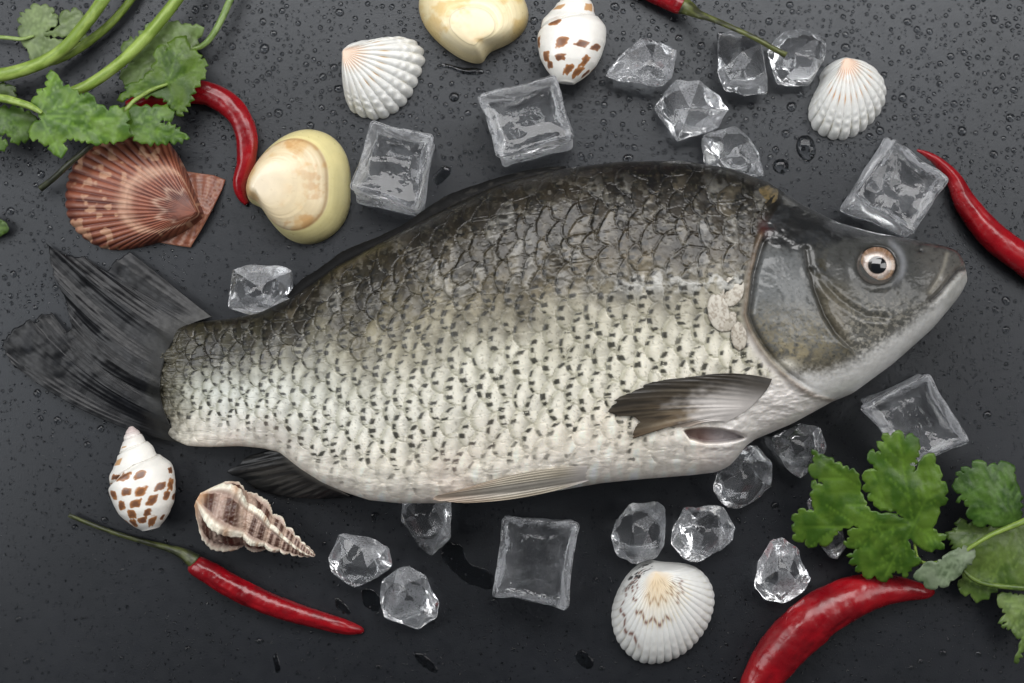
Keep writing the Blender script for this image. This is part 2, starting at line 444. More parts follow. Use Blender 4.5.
    col = mix(col, lin((38,34,28)), dk * sc_mask)
    rose = sst(n4, .5, .7) * lower * sc_mask
    col = mix(col, lin((222,200,188)), rose * 0.4)
    col = col * (1 + .08 * lower)[:, None]
    # ---- head (in front of the gill edge)
    hd = sst(dxg, 0, 2.5)
    HK = 0.58
    mott = fbm(X / 5, Y / 5, 51, 4); gold = fbm(X / 2.2, Y / 2.2, 53, 2)
    hc = np.tile(lin((98,97,90)), (len(X), 1))
    gillp = (1 - sst(X - np.interp(Y, [250,268,292,315,333,345,360], [806,808,815,824,835,845,862]), -3, 3)) * sst(Y, 240, 262) * (1 - sst(Y, 342, 372))  # operculum plate
    plate = lin((124,127,127)) * (1 + .07 * np.sin((X * .8 + Y) * 1.1))[:, None] * (1 + (mott - .5)[..., None] * 0.25)
    plate = mix(plate, lin((146,140,124)), sst(Y, 292, 330) * (0.35 + 0.65 * sst(gold, .45, .6)))
    plate = mix(plate, lin((150,142,118)), sst(Y, 318, 348) * sst(gold * .6 + mott * .4, .40, .62) * .75)
    cheek = lin((76,77,75)) * (1 + (mott - .5)[..., None] * 0.5)
    cheek = mix(cheek, lin((160,156,144)), sst(Y - 0.1 * (X - 880), 278, 330) * (0.25 + 0.75 * sst(gold, .46, .64)))
    cheek = mix(cheek, lin((120,112,92)), (1 - sst(X, 835, 862)) * .6 * sst(Y, 270, 300))
    hc = mix(cheek, plate, gillp)
    snout = sst(X - 0.25 * (Y - 260), 905, 935)
    hc = mix(hc, lin((104,102,98)) * (1 + (mott - .5)[..., None] * .3), snout * .8)
    hc = mix(hc, lin((128,122,110)), snout * sst(Y - 0.55 * (938 - X), 268, 290) * .55)
    hc = hc * HK
    # white chin and lower jaw
    yj = np.interp(X, [745,780,800,830,870,905,935,950,966], [350,366,374,372,352,328,303,284,268])
    chin = sst(Y - yj + (mott - .5) * 7 + (gold - .5) * 8, -10, 10)
    hc = mix(hc, mix(np.tile(lin((206,205,202)), (len(X), 1)), lin((168,168,166)), sst(X, 850, 950) * .75), chin)
    goldspot = np.exp(-(((X - 790) / 26) ** 2 + ((Y - 352) / 12) ** 2)) * sst(mott, .35, .6)
    hc = mix(hc, lin((168,156,124)), goldspot * .6)
    wspot = np.exp(-(((X - 784) / 11) ** 2 + ((Y - 365) / 5.5) ** 2))
    hc = mix(hc, lin((214,210,198)), np.clip(wspot * 1.3, 0, 1))
    # dark crown
    yc = np.interp(X, [750,765,780,806,820,860,900,940,966], [236,244,250,250,246,236,240,248,256])
    crown = 1 - sst(Y - yc + (mott - .5) * 14, -7, 7)
    hc = mix(hc, lin((20,21,22)), crown * .97)
    hc = mix(hc, lin((46,48,50)), crown * sst(fbm(X / 14, Y / 8, 61), .56, .70) * .55)
    dpr = pdist(X, Y, PRE)
    hc = mix(hc, lin((44,42,34)), np.exp(-((dpr - 1) / 7.0) ** 2) * .6 * gillp)
    hc = mix(hc, lin((34,32,24)), np.exp(-(dpr / 2.6) ** 2) * .8 * (1 - .8 * sst(Y, 325, 350)))
    olive = np.exp(-(((X - 822) / 7) ** 2 + ((Y - 268) / 15) ** 2)) * sst(mott, .4, .55)
    hc = mix(hc, lin((46,42,26)), olive * .8)
    hc = mix(hc, lin((66,68,70)), gillp * (1 - sst(Y, 248, 300)) * .55)
    pores = sst(fbm(X / 2.0, Y / 2.0, 57, 2), .70, .76); hc = mix(hc, lin((26,25,22)), pores * .45 * (1 - chin))
    dfo = pdist(X, Y, FOLD)
    hc = mix(hc, lin((60,56,42)), np.exp(-(dfo / 2.6) ** 2) * .4)
    der = np.hypot((X - 877), (Y - 265) * 1.03)
    hc = mix(hc, lin((38,37,34)), np.exp(-((der - 20.0) / 2.4) ** 2) * .8)
    pale = np.exp(-((der - 26) / 3.5) ** 2) * sst(X, 884, 894) * (1 - sst(Y, 272, 290))
    hc = mix(hc, lin((132,134,138)), pale * .7)
    dmo = pdist(X, Y, MOUTH); dli = pdist(X, Y, LIPC)
    hc = mix(hc, lin((40,38,38)), np.exp(-(dmo / 2.0) ** 2) * .85)
    hc = mix(hc, lin((128,124,114)), np.exp(-(dli / 2.2) ** 2) * .7)
    lowlip = sst(X, 940, 952) * sst(Y - (266 + (966 - X) * 0.8), 3, 8)
    hc = mix(hc, lin((158,158,154)), lowlip * .9)
    red = np.exp(-(((X - 938) / 9) ** 2 + ((Y - 247) / 3.5) ** 2))
    hc = mix(hc, lin((40,24,24)), red * .15)
    nost = np.exp(-(((X - 921) / 4) ** 2 + ((Y - 251) / 2.4) ** 2))
    hc = mix(hc, lin((20,20,20)), nost * .9)
    pf = 1 - sst(Y, 325, 352)
    hh = 3.5 * gillp * sst(dxg, 0, 14) - 3.2 * pf * np.exp(-(dpr / 3.2) ** 2) + 1.8 * pf * np.exp(-((dpr - 8) / 5) ** 2) * (1 - gillp)
    hh = hh - 1.3 * np.exp(-(dfo / 3.2) ** 2) + 0.8 * np.exp(-((dfo - 7) / 3.5) ** 2)
    hh = hh + 1.6 * np.exp(-((der - 23) / 5) ** 2) - 5.5 * (1 - sst(der, 15, 21)) 
    hh = hh - 3.5 * np.exp(-(dmo / 2.2) ** 2) + 1.0 * np.exp(-((dmo - 6) / 3) ** 2) - 1.4 * np.exp(-(dli / 2.5) ** 2) - 3 * nost
    hh = hh + (fbm(X / 22, Y / 14, 71) - .5) * 3.5 * (0.5 + crown) + (mott - .5) * 0.45 + (gold - .5) * 0.08
    # ---- throat and breast under the pectoral fin: smooth white skin
    thr = sst(X, 690, 735) * sst(Y, 372, 388) * (1 - hd)
    tw = np.tile(lin((224,219,214)), (len(X), 1)) * (1 + (mott - .5)[..., None] * .12)
    wr = fbm(X / 12 + Y / 30, Y / 5, 81)
    # gill slit behind the throat
    yl0 = np.interp(X, [684,690,705,720,735,748], [431,429,428,429,432,438])
    yl1 = np.interp(X, [684,690,705,720,735,748], [431,439,443,443,441,438])
    slit = sst(Y, yl0 - 1.5, yl0 + 2) * (1 - sst(Y, yl1 - 2, yl1 + 1.5)) * sst(X, 682, 686) * (1 - sst(X, 742, 750))
    # ---- gill rim: a raised brown fold
    rim = np.exp(-((dxg + 1.0) / 3.0) ** 2) * sst(Y, 226, 236) 
    sh_l = np.exp(-((dxg - 4.5) / 2.4) ** 2) * sst(Y, 232, 245) * (1 - sst(Y, 372, 392))  # shadow line in front of the gill rim, darkened into the skin colour
    h = h * (1 - hd) + hh * hd
    h = h * (1 - thr) + thr * ((mott - .5) * 2.2 + (wr - .5) * 3)
    col = mix(col, hc, hd); col = mix(col, tw, thr)
    under = sst(-dxg, 0, 3) * sst(12 + dxg, 0, 8) * sst(Y, 318, 340) * (1 - sst(Y, 372, 390))
    col = mix(col, lin((212,206,200)), under * .85)
    h = h + rim * 2.6 * (.6 + .8 * n2) - sh_l * 4.0
    col = mix(col, lin((96,80,64)), rim * (.35 + .7 * n2)); col = mix(col, lin((44,41,36)), sh_l * .55)
    h = h - 13 * slit + 1.0 * np.exp(-((Y - yl1 - 4) / 3.0) ** 2) * sst(X, 684, 690) * (1 - sst(X, 735, 748))
    col = mix(col, mix(np.tile(lin((98,70,66)), (len(X), 1)), lin((140,132,134)), sst(X, 700, 725)), slit * .9)
    # blood tinge at the nape
    bl = np.exp(-(((X - 764) / 8) ** 2 + ((Y - 228) / 9) ** 2)) * sst(mott, .35, .6)
    col = mix(col, lin((60,22,24)), bl * .6)
    # belly folds and soft undulation
    bel = sst(vr, .8, .95) * (1 - hd)
    h = h + bel * (fbm(X / 26, Y / 9, 91) - .5) * 5
    h = h + (n1 - .5) * 5 * sc_mask
    # peduncle's yellowish ragged end
    pe = 1 - sst(X, 158, 190 + (mott - .5) * 10)
    col = mix(col, lin((134,128,104)) * (0.6 + mott[..., None] * .7), pe * .6 * sst(vr, .02, .1) * (1 - sst(vr, .86, .98)))
    h = h + pe * (n3 - .5) * 3
    rag = 1 - sst(X + (mott - .5) * 30 + (n3 - .5) * 14, 163, 200)
    col = mix(col, lin((52,50,42)), rag * .85); h = h + rag * (fbm(X / 30, Y / 4, 95) - .5) * 3
    rough = np.clip(0.34 + 0.2 * (n2 - .5), 0, 1)
    wet = 0.08 + sc_mask * .14 * upper + hd * (0.34 + 0.45 * crown) + 0.15 * thr + 0.25 * sil
    return h, np.clip(col, 0.003, 0.9), np.clip(wet, 0, 1)

def build_fish():
    root = thing('fish', 520, 340, 'whole raw fish with dark back and white belly lying across the slate', 'fish')
    NX, NU, NL = 880, 420, 46
    q = np.linspace(0, 1, NX)
    X = 152 + 814 * (0.82 * q + 0.18 * (0.5 - 0.5 * np.cos(np.pi * q)))
    al = np.linspace(-np.pi / 2, np.pi / 2, NU)
    tu = 0.55 * np.sin(al) + 0.45 * al / (np.pi / 2)
    tu = tu[::-1]                                     # +1 back ... -1 belly
    tl = np.sin(np.linspace(-np.pi / 2, np.pi / 2, NL + 2))[1:-1]
    T, B, HZx, ZCx = fT(X), fB(X), fHZ(X), fZC(X)
    def rows(t, sgn):
        mid = ((T + B) / 2)[:, None]; half = ((B - T) / 2)[:, None]
        Y = mid - t[None, :] * half
        zz = ZCx[:, None] + sgn * HZx[:, None] * sect(t)[None, :]
        if sgn < 0: zz = np.maximum(zz, 0.4)
        k = ((HC - ZCx) / HC)[:, None]
        Xr = X[:, None] + ((fbm(Y / 11, Y * 0 + 2, 7, 3) - .5) * 26 + 3 * np.abs(np.sin(Y / 6.0))) * (1 - sst(X, 152, 192))[:, None]
        xw = (Xr - 512) * k; yw = (341.5 - Y) * k
        return xw, yw, zz
    xu, yu, zu = rows(tu, 1); xl, yl, zl = rows(tl, -1)
    Xa = 512 + xu * HC / (HC - zu); Ya = 341.5 - yu * HC / (HC - zu)
    vr = np.broadcast_to((1 - tu) / 2, Xa.shape)
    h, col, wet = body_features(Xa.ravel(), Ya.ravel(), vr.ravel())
    h = h.reshape(Xa.shape); fade = (1 - np.abs(tu) ** 10)[None, :] * np.clip(np.minimum(X - 152, 966 - X) / 8, 0, 1)[:, None]
    zu = zu + h * fade
    # a little of the relief also pushes the outline
    V = np.stack([np.concatenate([xu, xl], 1), np.concatenate([yu, yl], 1), np.concatenate([zu, zl], 1)], -1) * S
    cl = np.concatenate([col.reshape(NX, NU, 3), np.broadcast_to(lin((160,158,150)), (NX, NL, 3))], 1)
    m = NU + NL
    F = grid_faces(NX, m, wrap_m=True)
    c0 = len(V.reshape(-1, 3))
    Vf = V.reshape(-1, 3); cf = cl.reshape(-1, 3)
    caps = []
    wf = np.concatenate([wet.reshape(NX, NU), np.full((NX, NL), .1)], 1).ravel(); wf = np.r_[wf, .1, .1]
    Vf = np.vstack([Vf, V[0].mean(0), V[-1].mean(0)]); cf = np.vstack([cf, cl[0].mean(0), cl[-1].mean(0)])
    F = [F]
    j = np.arange(m); j2 = (j + 1) % m
    t0 = np.stack([np.full(m, c0), j2, j, j], -1)     # degenerate quads are avoided below
    tri = [(c0, int(b), int(a)) for a, b in zip(j, j2)] + [(c0 + 1, (NX - 1) * m + int(a), (NX - 1) * m + int(b)) for a, b in zip(j, j2)]
    quads = F[0]
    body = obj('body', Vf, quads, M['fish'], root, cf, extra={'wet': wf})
    me = body.data
    bm = bmesh.new(); bm.from_mesh(me); bm.verts.ensure_lookup_table()
    for t3 in tri:
        try: bm.faces.new([bm.verts[k] for k in t3]).smooth = True
        except ValueError: pass
    bmesh.ops.recalc_face_normals(bm, faces=bm.faces)
    bm.to_mesh(me); bm.free()
    return root

fish = build_fish()

def patch(name, base, tip, parent, zfun, colfun, mat, ni=160, nj=70, bulge=(0, 0), thick=1.0, nray=22, ray_amp=0.8, jag=0.0, seed=1, wave=0.0):
    """fin: rays run from the base curve to the tip curve; ridged, jagged at the edge"""
    b = smooth_curve(base, ni); t = smooth_curve(tip, ni) if len(tip) < 14 else None
    if t is None:
        tp = np.asarray(tip, float); d = np.r_[0, np.cumsum(np.linalg.norm(np.diff(tp, axis=0), axis=1))]
        s_ = np.linspace(0, d[-1], ni); t = np.stack([np.interp(s_, d, tp[:, 0]), np.interp(s_, d, tp[:, 1])], 1)
    i = np.linspace(0, 1, ni); j = np.linspace(0, 1, nj)
    I, J = np.meshgrid(i, j, indexing='ij')
    ext = 1 + jag * (hsh(np.floor(i * nray), i * 0, seed) - .6) + jag * .5 * (fbm(i * nray * 2, i * 0, seed) - .5)
    d = t - b
    nrm = np.stack([-d[:, 1], d[:, 0]], 1) / np.linalg.norm(d, axis=1)[:, None]
    bg = bulge[0] * (1 - i) + bulge[1] * i
    XY = b[:, None, :] + d[:, None, :] * (J * ext[:, None])[..., None] + nrm[:, None, :] * (bg[:, None] * 4 * J * (1 - J))[..., None]
    X, Y = XY[..., 0], XY[..., 1]
    ray = np.cos(I * nray * 2 * np.pi + (fbm(J * 3, I * 6, seed + 2) - .5) * 1.5)
    Z = zfun(X, Y, I, J)
    Z = Z + ray * ray_amp * sst(J, 0, .5) * (1 - 0.3 * J) + (fbm(X / 9, Y / 9, seed + 4) - .5) * ray_amp * 1.5 + (fbm(X / 24, Y / 24, seed + 6, 3) - .5) * 5 * wave * J
    Vt = P(X.ravel(), Y.ravel(), Z.ravel()); Vb = Vt.copy(); Vb[:, 2] -= thick * S
    col = colfun(X.ravel(), Y.ravel(), I.ravel(), J.ravel(), ray.ravel())
    n = ni * nj
    F = [grid_faces(ni, nj), grid_faces(ni, nj, off=n, flip=True)]
    ring = np.r_[np.arange(nj), np.arange(1, ni) * nj + nj - 1, (ni - 1) * nj + np.arange(nj - 2, -1, -1), np.arange(ni - 2, 0, -1) * nj]
    r2 = np.roll(ring, -1)
    F.append(np.stack([r2, ring, ring + n, r2 + n], -1))
    return obj(name, np.vstack([Vt, Vb]), np.vstack(F), mat, parent, np.vstack([col, col]))

def const(c, X): return np.tile(lin(c), (len(X), 1))

def tail_col(X, Y, I, J, ray):
    c = const((12,13,16), X)
    st = fbm(I * 34 + (fbm(X / 30, Y / 30, 2) - .5) * 3, J * 2.2, 3, 4); bl = fbm(X / 14, Y / 14, 8)
    c = mix(c, lin((30,33,38)), sst(st, .54, .72) * .12)
    c = mix(c, lin((15,16,18)), sst(1 - st, .55, .75) * .25)
    c = mix(c, lin((40,43,49)), sst(bl, .60, .76) * .2)
    c = mix(c, lin((8,8,10)), np.exp(-((I - .585 - .03 * J) / .028) ** 2) * sst(J, .1, .3) * .9)
    ol = (1 - sst(J + (fbm(X / 5, Y / 5, 9) - .5) * .16, 0.05, .20))
    c = mix(c, lin((46,46,42)) * (.5 + fbm(X / 4, Y / 4, 4)[:, None]), ol * .35)
    return c
def tail_z(X, Y, I, J):
    zb = np.interp(I, [0, .15, .5, .85, 1], [13, 19, 23, 19, 11])
    z = zb * (1 - J) ** 1.1 + J * (4 + 3 * np.sin(I * 17) ** 2)
    z = z + 4.5 * np.sin(I * 26 + J * 2) * J * (1 - J) * 1.8
    fold = np.exp(-((I - 0.60) / 0.05) ** 2)
    return np.maximum(z + fold * (7 * J * (1 - J) * 2 + 2), 2.2)
patch('tail_fin', [(212,317),(188,326),(172,344),(163,366),(160,388),(163,408),(172,428),(186,444)],
      [(128,250),(118,258),(106,271),(96,265),(82,256),(66,256),(54,249),(46,243),(49,256),(51,270),(57,284),(62,292),(66,304),(71,318),
       (70,328),(62,332),(57,322),(52,313),(45,312),(40,318),(33,322),(28,318),(20,326),(12,328),(6,338),(4,348),(9,362)],
      fish, tail_z, tail_col, M['fin'], ni=300, nj=90, bulge=(0, -13), thick=1.2, nray=40, ray_amp=0.13, jag=0.03, seed=3, wave=1.2)

def anal_col(X, Y, I, J, ray):
    c = const((36,37,38), X); st = fbm(I * 30, J * 2, 13, 3)
    c = mix(c, lin((84,83,80)), sst(st, .5, .7) * .5)
    c = mix(c, lin((150,146,138)), (1 - sst(J, 0, .22)) * .45)
    return mix(c, lin((22,23,25)), sst(J, .6, 1) * .6)
patch('anal_fin', [(276,446),(288,453),(302,466),(318,478),(334,487),(350,496)],
      [(262,452),(246,457),(238,465),(226,472),(240,478),(258,488),(285,496),(315,499),(344,498)],
      fish, lambda X, Y, I, J: 30 * (1 - J) + 10 * J + 4 * np.sin(I * 9) * J, anal_col, M['fin'], nray=14, ray_amp=0.4, jag=.03, seed=5)

def dors_col(X, Y, I, J, ray):
    c = const((20,20,20), X); st = fbm(I * 40, J * 3, 23, 3)
    c = mix(c, lin((66,64,60)), sst(st, .55, .75) * .4 * sst(I, .4, .8))
    return c
patch('dorsal_fin', [(292,301),(318,282),(346,263),(375,248),(405,234),(440,216),(475,199),(512,184),(548,174),(566,171)],
      [(286,296),(300,281),(318,269),(345,250),(372,239),(400,226),(430,206),(452,193),(480,183),(515,173),(545,167),(566,166)],
      fish, lambda X, Y, I, J: np.interp(I, [0, .4, 1], [44, 64, 84]) + 2.5 + 7 * J * (1 - J) + J * -4, dors_col, M['dorsal'], ni=220, nj=26, nray=30, ray_amp=0.04, jag=.06, seed=6)

def pelv_col(X, Y, I, J, ray):
    c = const((176,168,152), X); st = fbm(I * 24, J * 2, 33, 3)
    c = mix(c, lin((120,110,94)), sst(st, .5, .72) * .6)
    c = mix(c, lin((205,200,192)), sst(I, .35, .6) * (1 - sst(I, .7, .9)) * .5)
    c = mix(c, lin((206,200,196)), (1 - sst(J, 0, .25)))
    return mix(c, lin((158,132,112)), sst(J, .55, 1) * .6)
def over_body(off0, off1, drop=0.0):
    def f(X, Y, I, J):
        z = body_z(X, Y); return z + off0 * (1 - J) + off1 * J + 2.5 * np.sin(np.pi * J) 
    return f
def pelv_z(X, Y, I, J):
    T_, B_ = fT(X), fB(X)
    zin = body_z(X, np.minimum(Y, B_ - 5))
    return zin + (0.6 + 1.4 * sst(J, .05, .4)) + 3.0 * np.sin(np.pi * np.clip(I, 0, 1)) * sst(J, 0, .3) + 1.5 * J
patch('pelvic_fin', [(592,466),(594,469),(595,473),(594,477),(590,480)],
      [(470,487),(448,493),(432,497),(440,501),(466,503)],
      fish, pelv_z, pelv_col, M['fin'], ni=60, nj=110, bulge=(5, -5), nray=9, ray_amp=0.4, jag=.02, seed=8)

def pect_col(X, Y, I, J, ray):
    st = fbm(I * 34 + J * 2, J * 2.5, 43, 3)
    c = mix(const((58,53,46), X), lin((122,106,86)), sst(I, .30, .75))
    c = mix(c, lin((34,33,31)), sst(1 - st, .48, .68) * .65)
    c = mix(c, lin((158,146,126)), sst(st, .58, .74) * .5 * sst(I, .2, .6))
    c = mix(c, lin((40,38,35)), sst(J, .62, .95) * (1 - sst(I, .55, .85)) * .7)
    c = mix(c, lin((170,142,116)), sst(I, .62, .85) * .6 * sst(J, .2, .7)); c = mix(c, lin((206,192,180)), sst(I, .80, .95) * .75)
    w_ = 1 - sst(J + (fbm(X / 9, Y / 5, 47) - .5) * .35 - .25 * I, .10, .55)
    w_ = w_ * (0.10 + .90 * sst(I, .12, .55))
    return mix(c, lin((208,203,199)), w_ * .95)
patch('pectoral_fin', [(772,379),(768,388),(760,398),(750,408),(738,416),(726,422)],
      [(700,376),(662,381),(636,391),(618,402),(609,411),(618,415),(628,419),(634,426),(626,440),(634,436),(648,429),(664,427),(690,427)],
      fish, lambda X, Y, I, J: body_z(X, Y) + 1.6 + 1.4 * sst(J, 0, .3) + 6.0 * np.sin(np.pi * np.clip(J, 0, 1)) * (1 - I * .7) + 2 * J * (1 - I), pect_col, M['fin'], ni=150, nj=100, bulge=(4, 3), nray=15, ray_amp=0.30, jag=.10, seed=9, thick=.5)

def disc_dome(name, cx, cy, rx, ry, rot, z0f, hgt, colfun, mat, parent, nr=18, na=64, wob=0.05, seed=1, power=2.0):
    r = np.linspace(0, 1, nr); a = np.linspace(0, 2 * np.pi, na, endpoint=False)
    Rr, A = np.meshgrid(r, a, indexing='ij')
    wv = 1 + wob * (fbm(np.cos(A) * 1.5 + 9, np.sin(A) * 1.5 + 9, seed) - .5) * 2
    lx = rx * Rr * np.cos(A) * wv; ly = ry * Rr * np.sin(A) * wv
    c, s = math.cos(rot), math.sin(rot)
    X = cx + lx * c - ly * s; Y = cy + lx * s + ly * c
    Z = z0f(X, Y) + hgt * (1 - Rr ** power)
    V = P(X.ravel(), Y.ravel(), Z.ravel()); Vb = V.copy(); Vb[:, 2] -= 0.9 * S
    col = colfun(X.ravel(), Y.ravel(), Rr.ravel(), A.ravel())
    n = nr * na
    F = np.vstack([grid_faces(nr, na, True), grid_faces(nr, na, True, off=n, flip=True)])
    e = (nr - 1) * na + np.arange(na); e2 = (nr - 1) * na + (np.arange(na) + 1) % na
    F = np.vstack([F, np.stack([e, e2, e2 + n, e + n], -1)])
    return obj(name, np.vstack([V, Vb]), F, mat, parent, np.vstack([col, col]))

zeye = float(body_z(np.array([877.0]), np.array([265.0]))[0])
def iris_col(X, Y, R, A):
    c = const((168,160,152), X)
    c = mix(c, lin((120,92,78)), sst(fbm(np.cos(A) * 5 + R * 4, np.sin(A) * 5, 3), .45, .65) * .6)
    c = mix(c, lin((214,200,190)), np.exp(-((R - .58) / .08) ** 2) * .8)
    c = mix(c, lin((150,118,82)), sst(R, .74, .84) * .7); c = mix(c, lin((58,44,36)), sst(R, .86, .98) * .85)
    lid_shade = sst(np.sin(A), -.85, -.2); c = mix(c, lin((112,84,62)), (1 - lid_shade) * sst(R, .55, .8) * .75)  # brown crescent painted on for the upper lid and its shade
    c = mix(c, lin((176,146,132)), sst(fbm(np.cos(A) * 9, np.sin(A) * 9 + R * 3, 8), .5, .6) * .35)
    return mix(c, lin((30,28,26)), 1 - sst(R, .46, .52))
eye = disc_dome('eye', 877, 265, 18.5, 18.0, 0.1, lambda X, Y: zeye - 2.5 + 0 * X, 6, iris_col, M['eye'], fish, nr=40, na=96, wob=0.01)
disc_dome('pupil', 878, 265.5, 8.6, 8.2, 0, lambda X, Y: zeye + 2.2 + 0 * X, 2.0, lambda X, Y, R, A: const((5,5,6), X), M['pupil'], eye, nr=14, na=48, wob=0.02)

def flake_col(c1, c2):
    def f(X, Y, R, A):
        c = mix(const(c1, X), lin(c2), sst(fbm(X / 2.0, Y / 2.0, 7, 3), .45, .65))
        return mix(c, lin(c2) * .55, sst(R, .86, 1.0) * .6)
    return f
for (cx, cy, rx, ry, ro, c1, c2) in ((719,312,11,21,-0.15,(186,180,168),(150,141,128)), (733,291,11,16,0.25,(188,182,170),(152,143,130)), (729,322,7,11,0.5,(170,163,150),(134,126,112)),
                                     (739,336,8,15,-0.05,(180,173,160),(144,135,122)), (768,194,11,9,0.3,(96,82,54),(66,58,40))):
    sc_ = disc_dome('scale', cx, cy, rx, ry, ro, lambda X, Y: body_z(X, Y) + 2.4, 1.2, flake_col(c1, c2), M['shell'], fish, wob=.14, seed=cx)
    if c1[0] < 150: sc_['label'] = 'yellow brown loose scale on the nape'

# ------------------------------------------------------------------ ice
def cube_grid(n):
    vs, idx, F = [], {}, []
    lin_ = np.linspace(-1, 1, n + 1)
    def vid(p):
        k = tuple(np.round(p, 5))
        if k not in idx: idx[k] = len(vs); vs.append(p)
        return idx[k]
    for ax in range(3):
        for sg in (-1, 1):
            for a in range(n):
                for b in range(n):
                    q = []
                    for (da, db) in ((0, 0), (1, 0), (1, 1), (0, 1)):
                        p = [0, 0, 0]; p[ax] = sg; p[(ax + 1) % 3] = lin_[a + da]; p[(ax + 2) % 3] = lin_[b + db]; q.append(vid(p))
                    F.append(q if sg > 0 else q[::-1])
    return np.array(vs, float), np.array(F)
CG = cube_grid(30)

def ice_cube(top, bottom, h, label, seed, dish=0.10, z0=0.0, r=0.16):
    c, F = CG; c = c.copy()
    p = np.clip(c, -(1 - r), 1 - r); d = c - p; l = np.linalg.norm(d, axis=1, keepdims=True); l[l < 1e-9] = 1
    p = p + r * d / l
    x, y, z = p.T
    # pinched sides, dished faces, lumpy melt
    pin = 1 - 0.05 * (1 - z ** 2)
    x2 = x * (pin - 0.05 * (1 - y ** 2)); y2 = y * (pin - 0.05 * (1 - x ** 2))
    zz = z - dish * 2 * (1 - np.clip(x, -1, 1) ** 4) * (1 - np.clip(y, -1, 1) ** 4) * np.sign(z) * (np.abs(z) > .5)
    g = (fbm(x * 1.8 + seed * 7.3 + z, y * 1.8 - z * 1.5, seed, 3) - .5) * .8
    zz = zz + g * 0.16 * (z > -.9); x2 = x2 + g * 0.10; y2 = y2 + (fbm(x * 2 + 4 + z, y * 2 + seed - z, seed + 5, 4) - .5) * 0.10
    def bil(q, a, b):
        q = np.asarray(q, float); a = (a + 1) / 2; b = (b + 1) / 2
        return q[0] * ((1 - a) * (1 - b))[:, None] + q[1] * (a * (1 - b))[:, None] + q[2] * (a * b)[:, None] + q[3] * ((1 - a) * b)[:, None]
    tq, bq = bil(top, x2, y2), bil(bottom, x2, y2)     # quads: UL, UR, LR, LL
    f = ((zz + 1) / 2)
    wt, wb = P(tq[:, 0], tq[:, 1], h + z0), P(bq[:, 0], bq[:, 1], z0)
    V = wt * f[:, None] + wb * (1 - f)[:, None]
    V[:, 2] = np.maximum(V[:, 2], 0.0003)
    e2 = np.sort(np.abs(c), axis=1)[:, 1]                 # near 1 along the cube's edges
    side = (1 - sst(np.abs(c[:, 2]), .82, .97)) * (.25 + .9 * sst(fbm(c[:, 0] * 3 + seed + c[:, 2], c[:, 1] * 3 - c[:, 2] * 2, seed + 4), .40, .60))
    painted_glint = 0.55 * sst(e2, .80, .95) * sst(fbm(c[:, 0] * 5 + seed, c[:, 1] * 5 + c[:, 2] * 4, seed + 9), .35, .6) + side * 1.25  # edges and sides whitened to imitate light caught and refracted there
    return tag(obj('ice_cube', V, F[:, ::-1], M['icecube'], None, extra={'painted_glint': np.clip(painted_glint, 0, 1)}), label, 'ice cube', 'large ice cubes')

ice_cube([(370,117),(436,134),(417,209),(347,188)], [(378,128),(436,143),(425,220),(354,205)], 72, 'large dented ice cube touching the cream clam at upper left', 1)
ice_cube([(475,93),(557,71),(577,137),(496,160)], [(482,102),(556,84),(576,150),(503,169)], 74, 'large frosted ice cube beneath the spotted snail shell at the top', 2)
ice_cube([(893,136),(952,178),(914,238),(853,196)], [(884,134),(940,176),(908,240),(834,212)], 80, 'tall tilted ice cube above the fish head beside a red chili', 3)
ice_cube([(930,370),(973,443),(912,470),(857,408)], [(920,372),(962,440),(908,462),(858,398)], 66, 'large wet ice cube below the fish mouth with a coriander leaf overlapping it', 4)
ice_cube([(501,514),(582,521),(570,613),(490,597)], [(504,514),(576,518),(562,606),(494,592)], 60, 'large clear ice cube below the fish belly, alone on bare slate', 5)

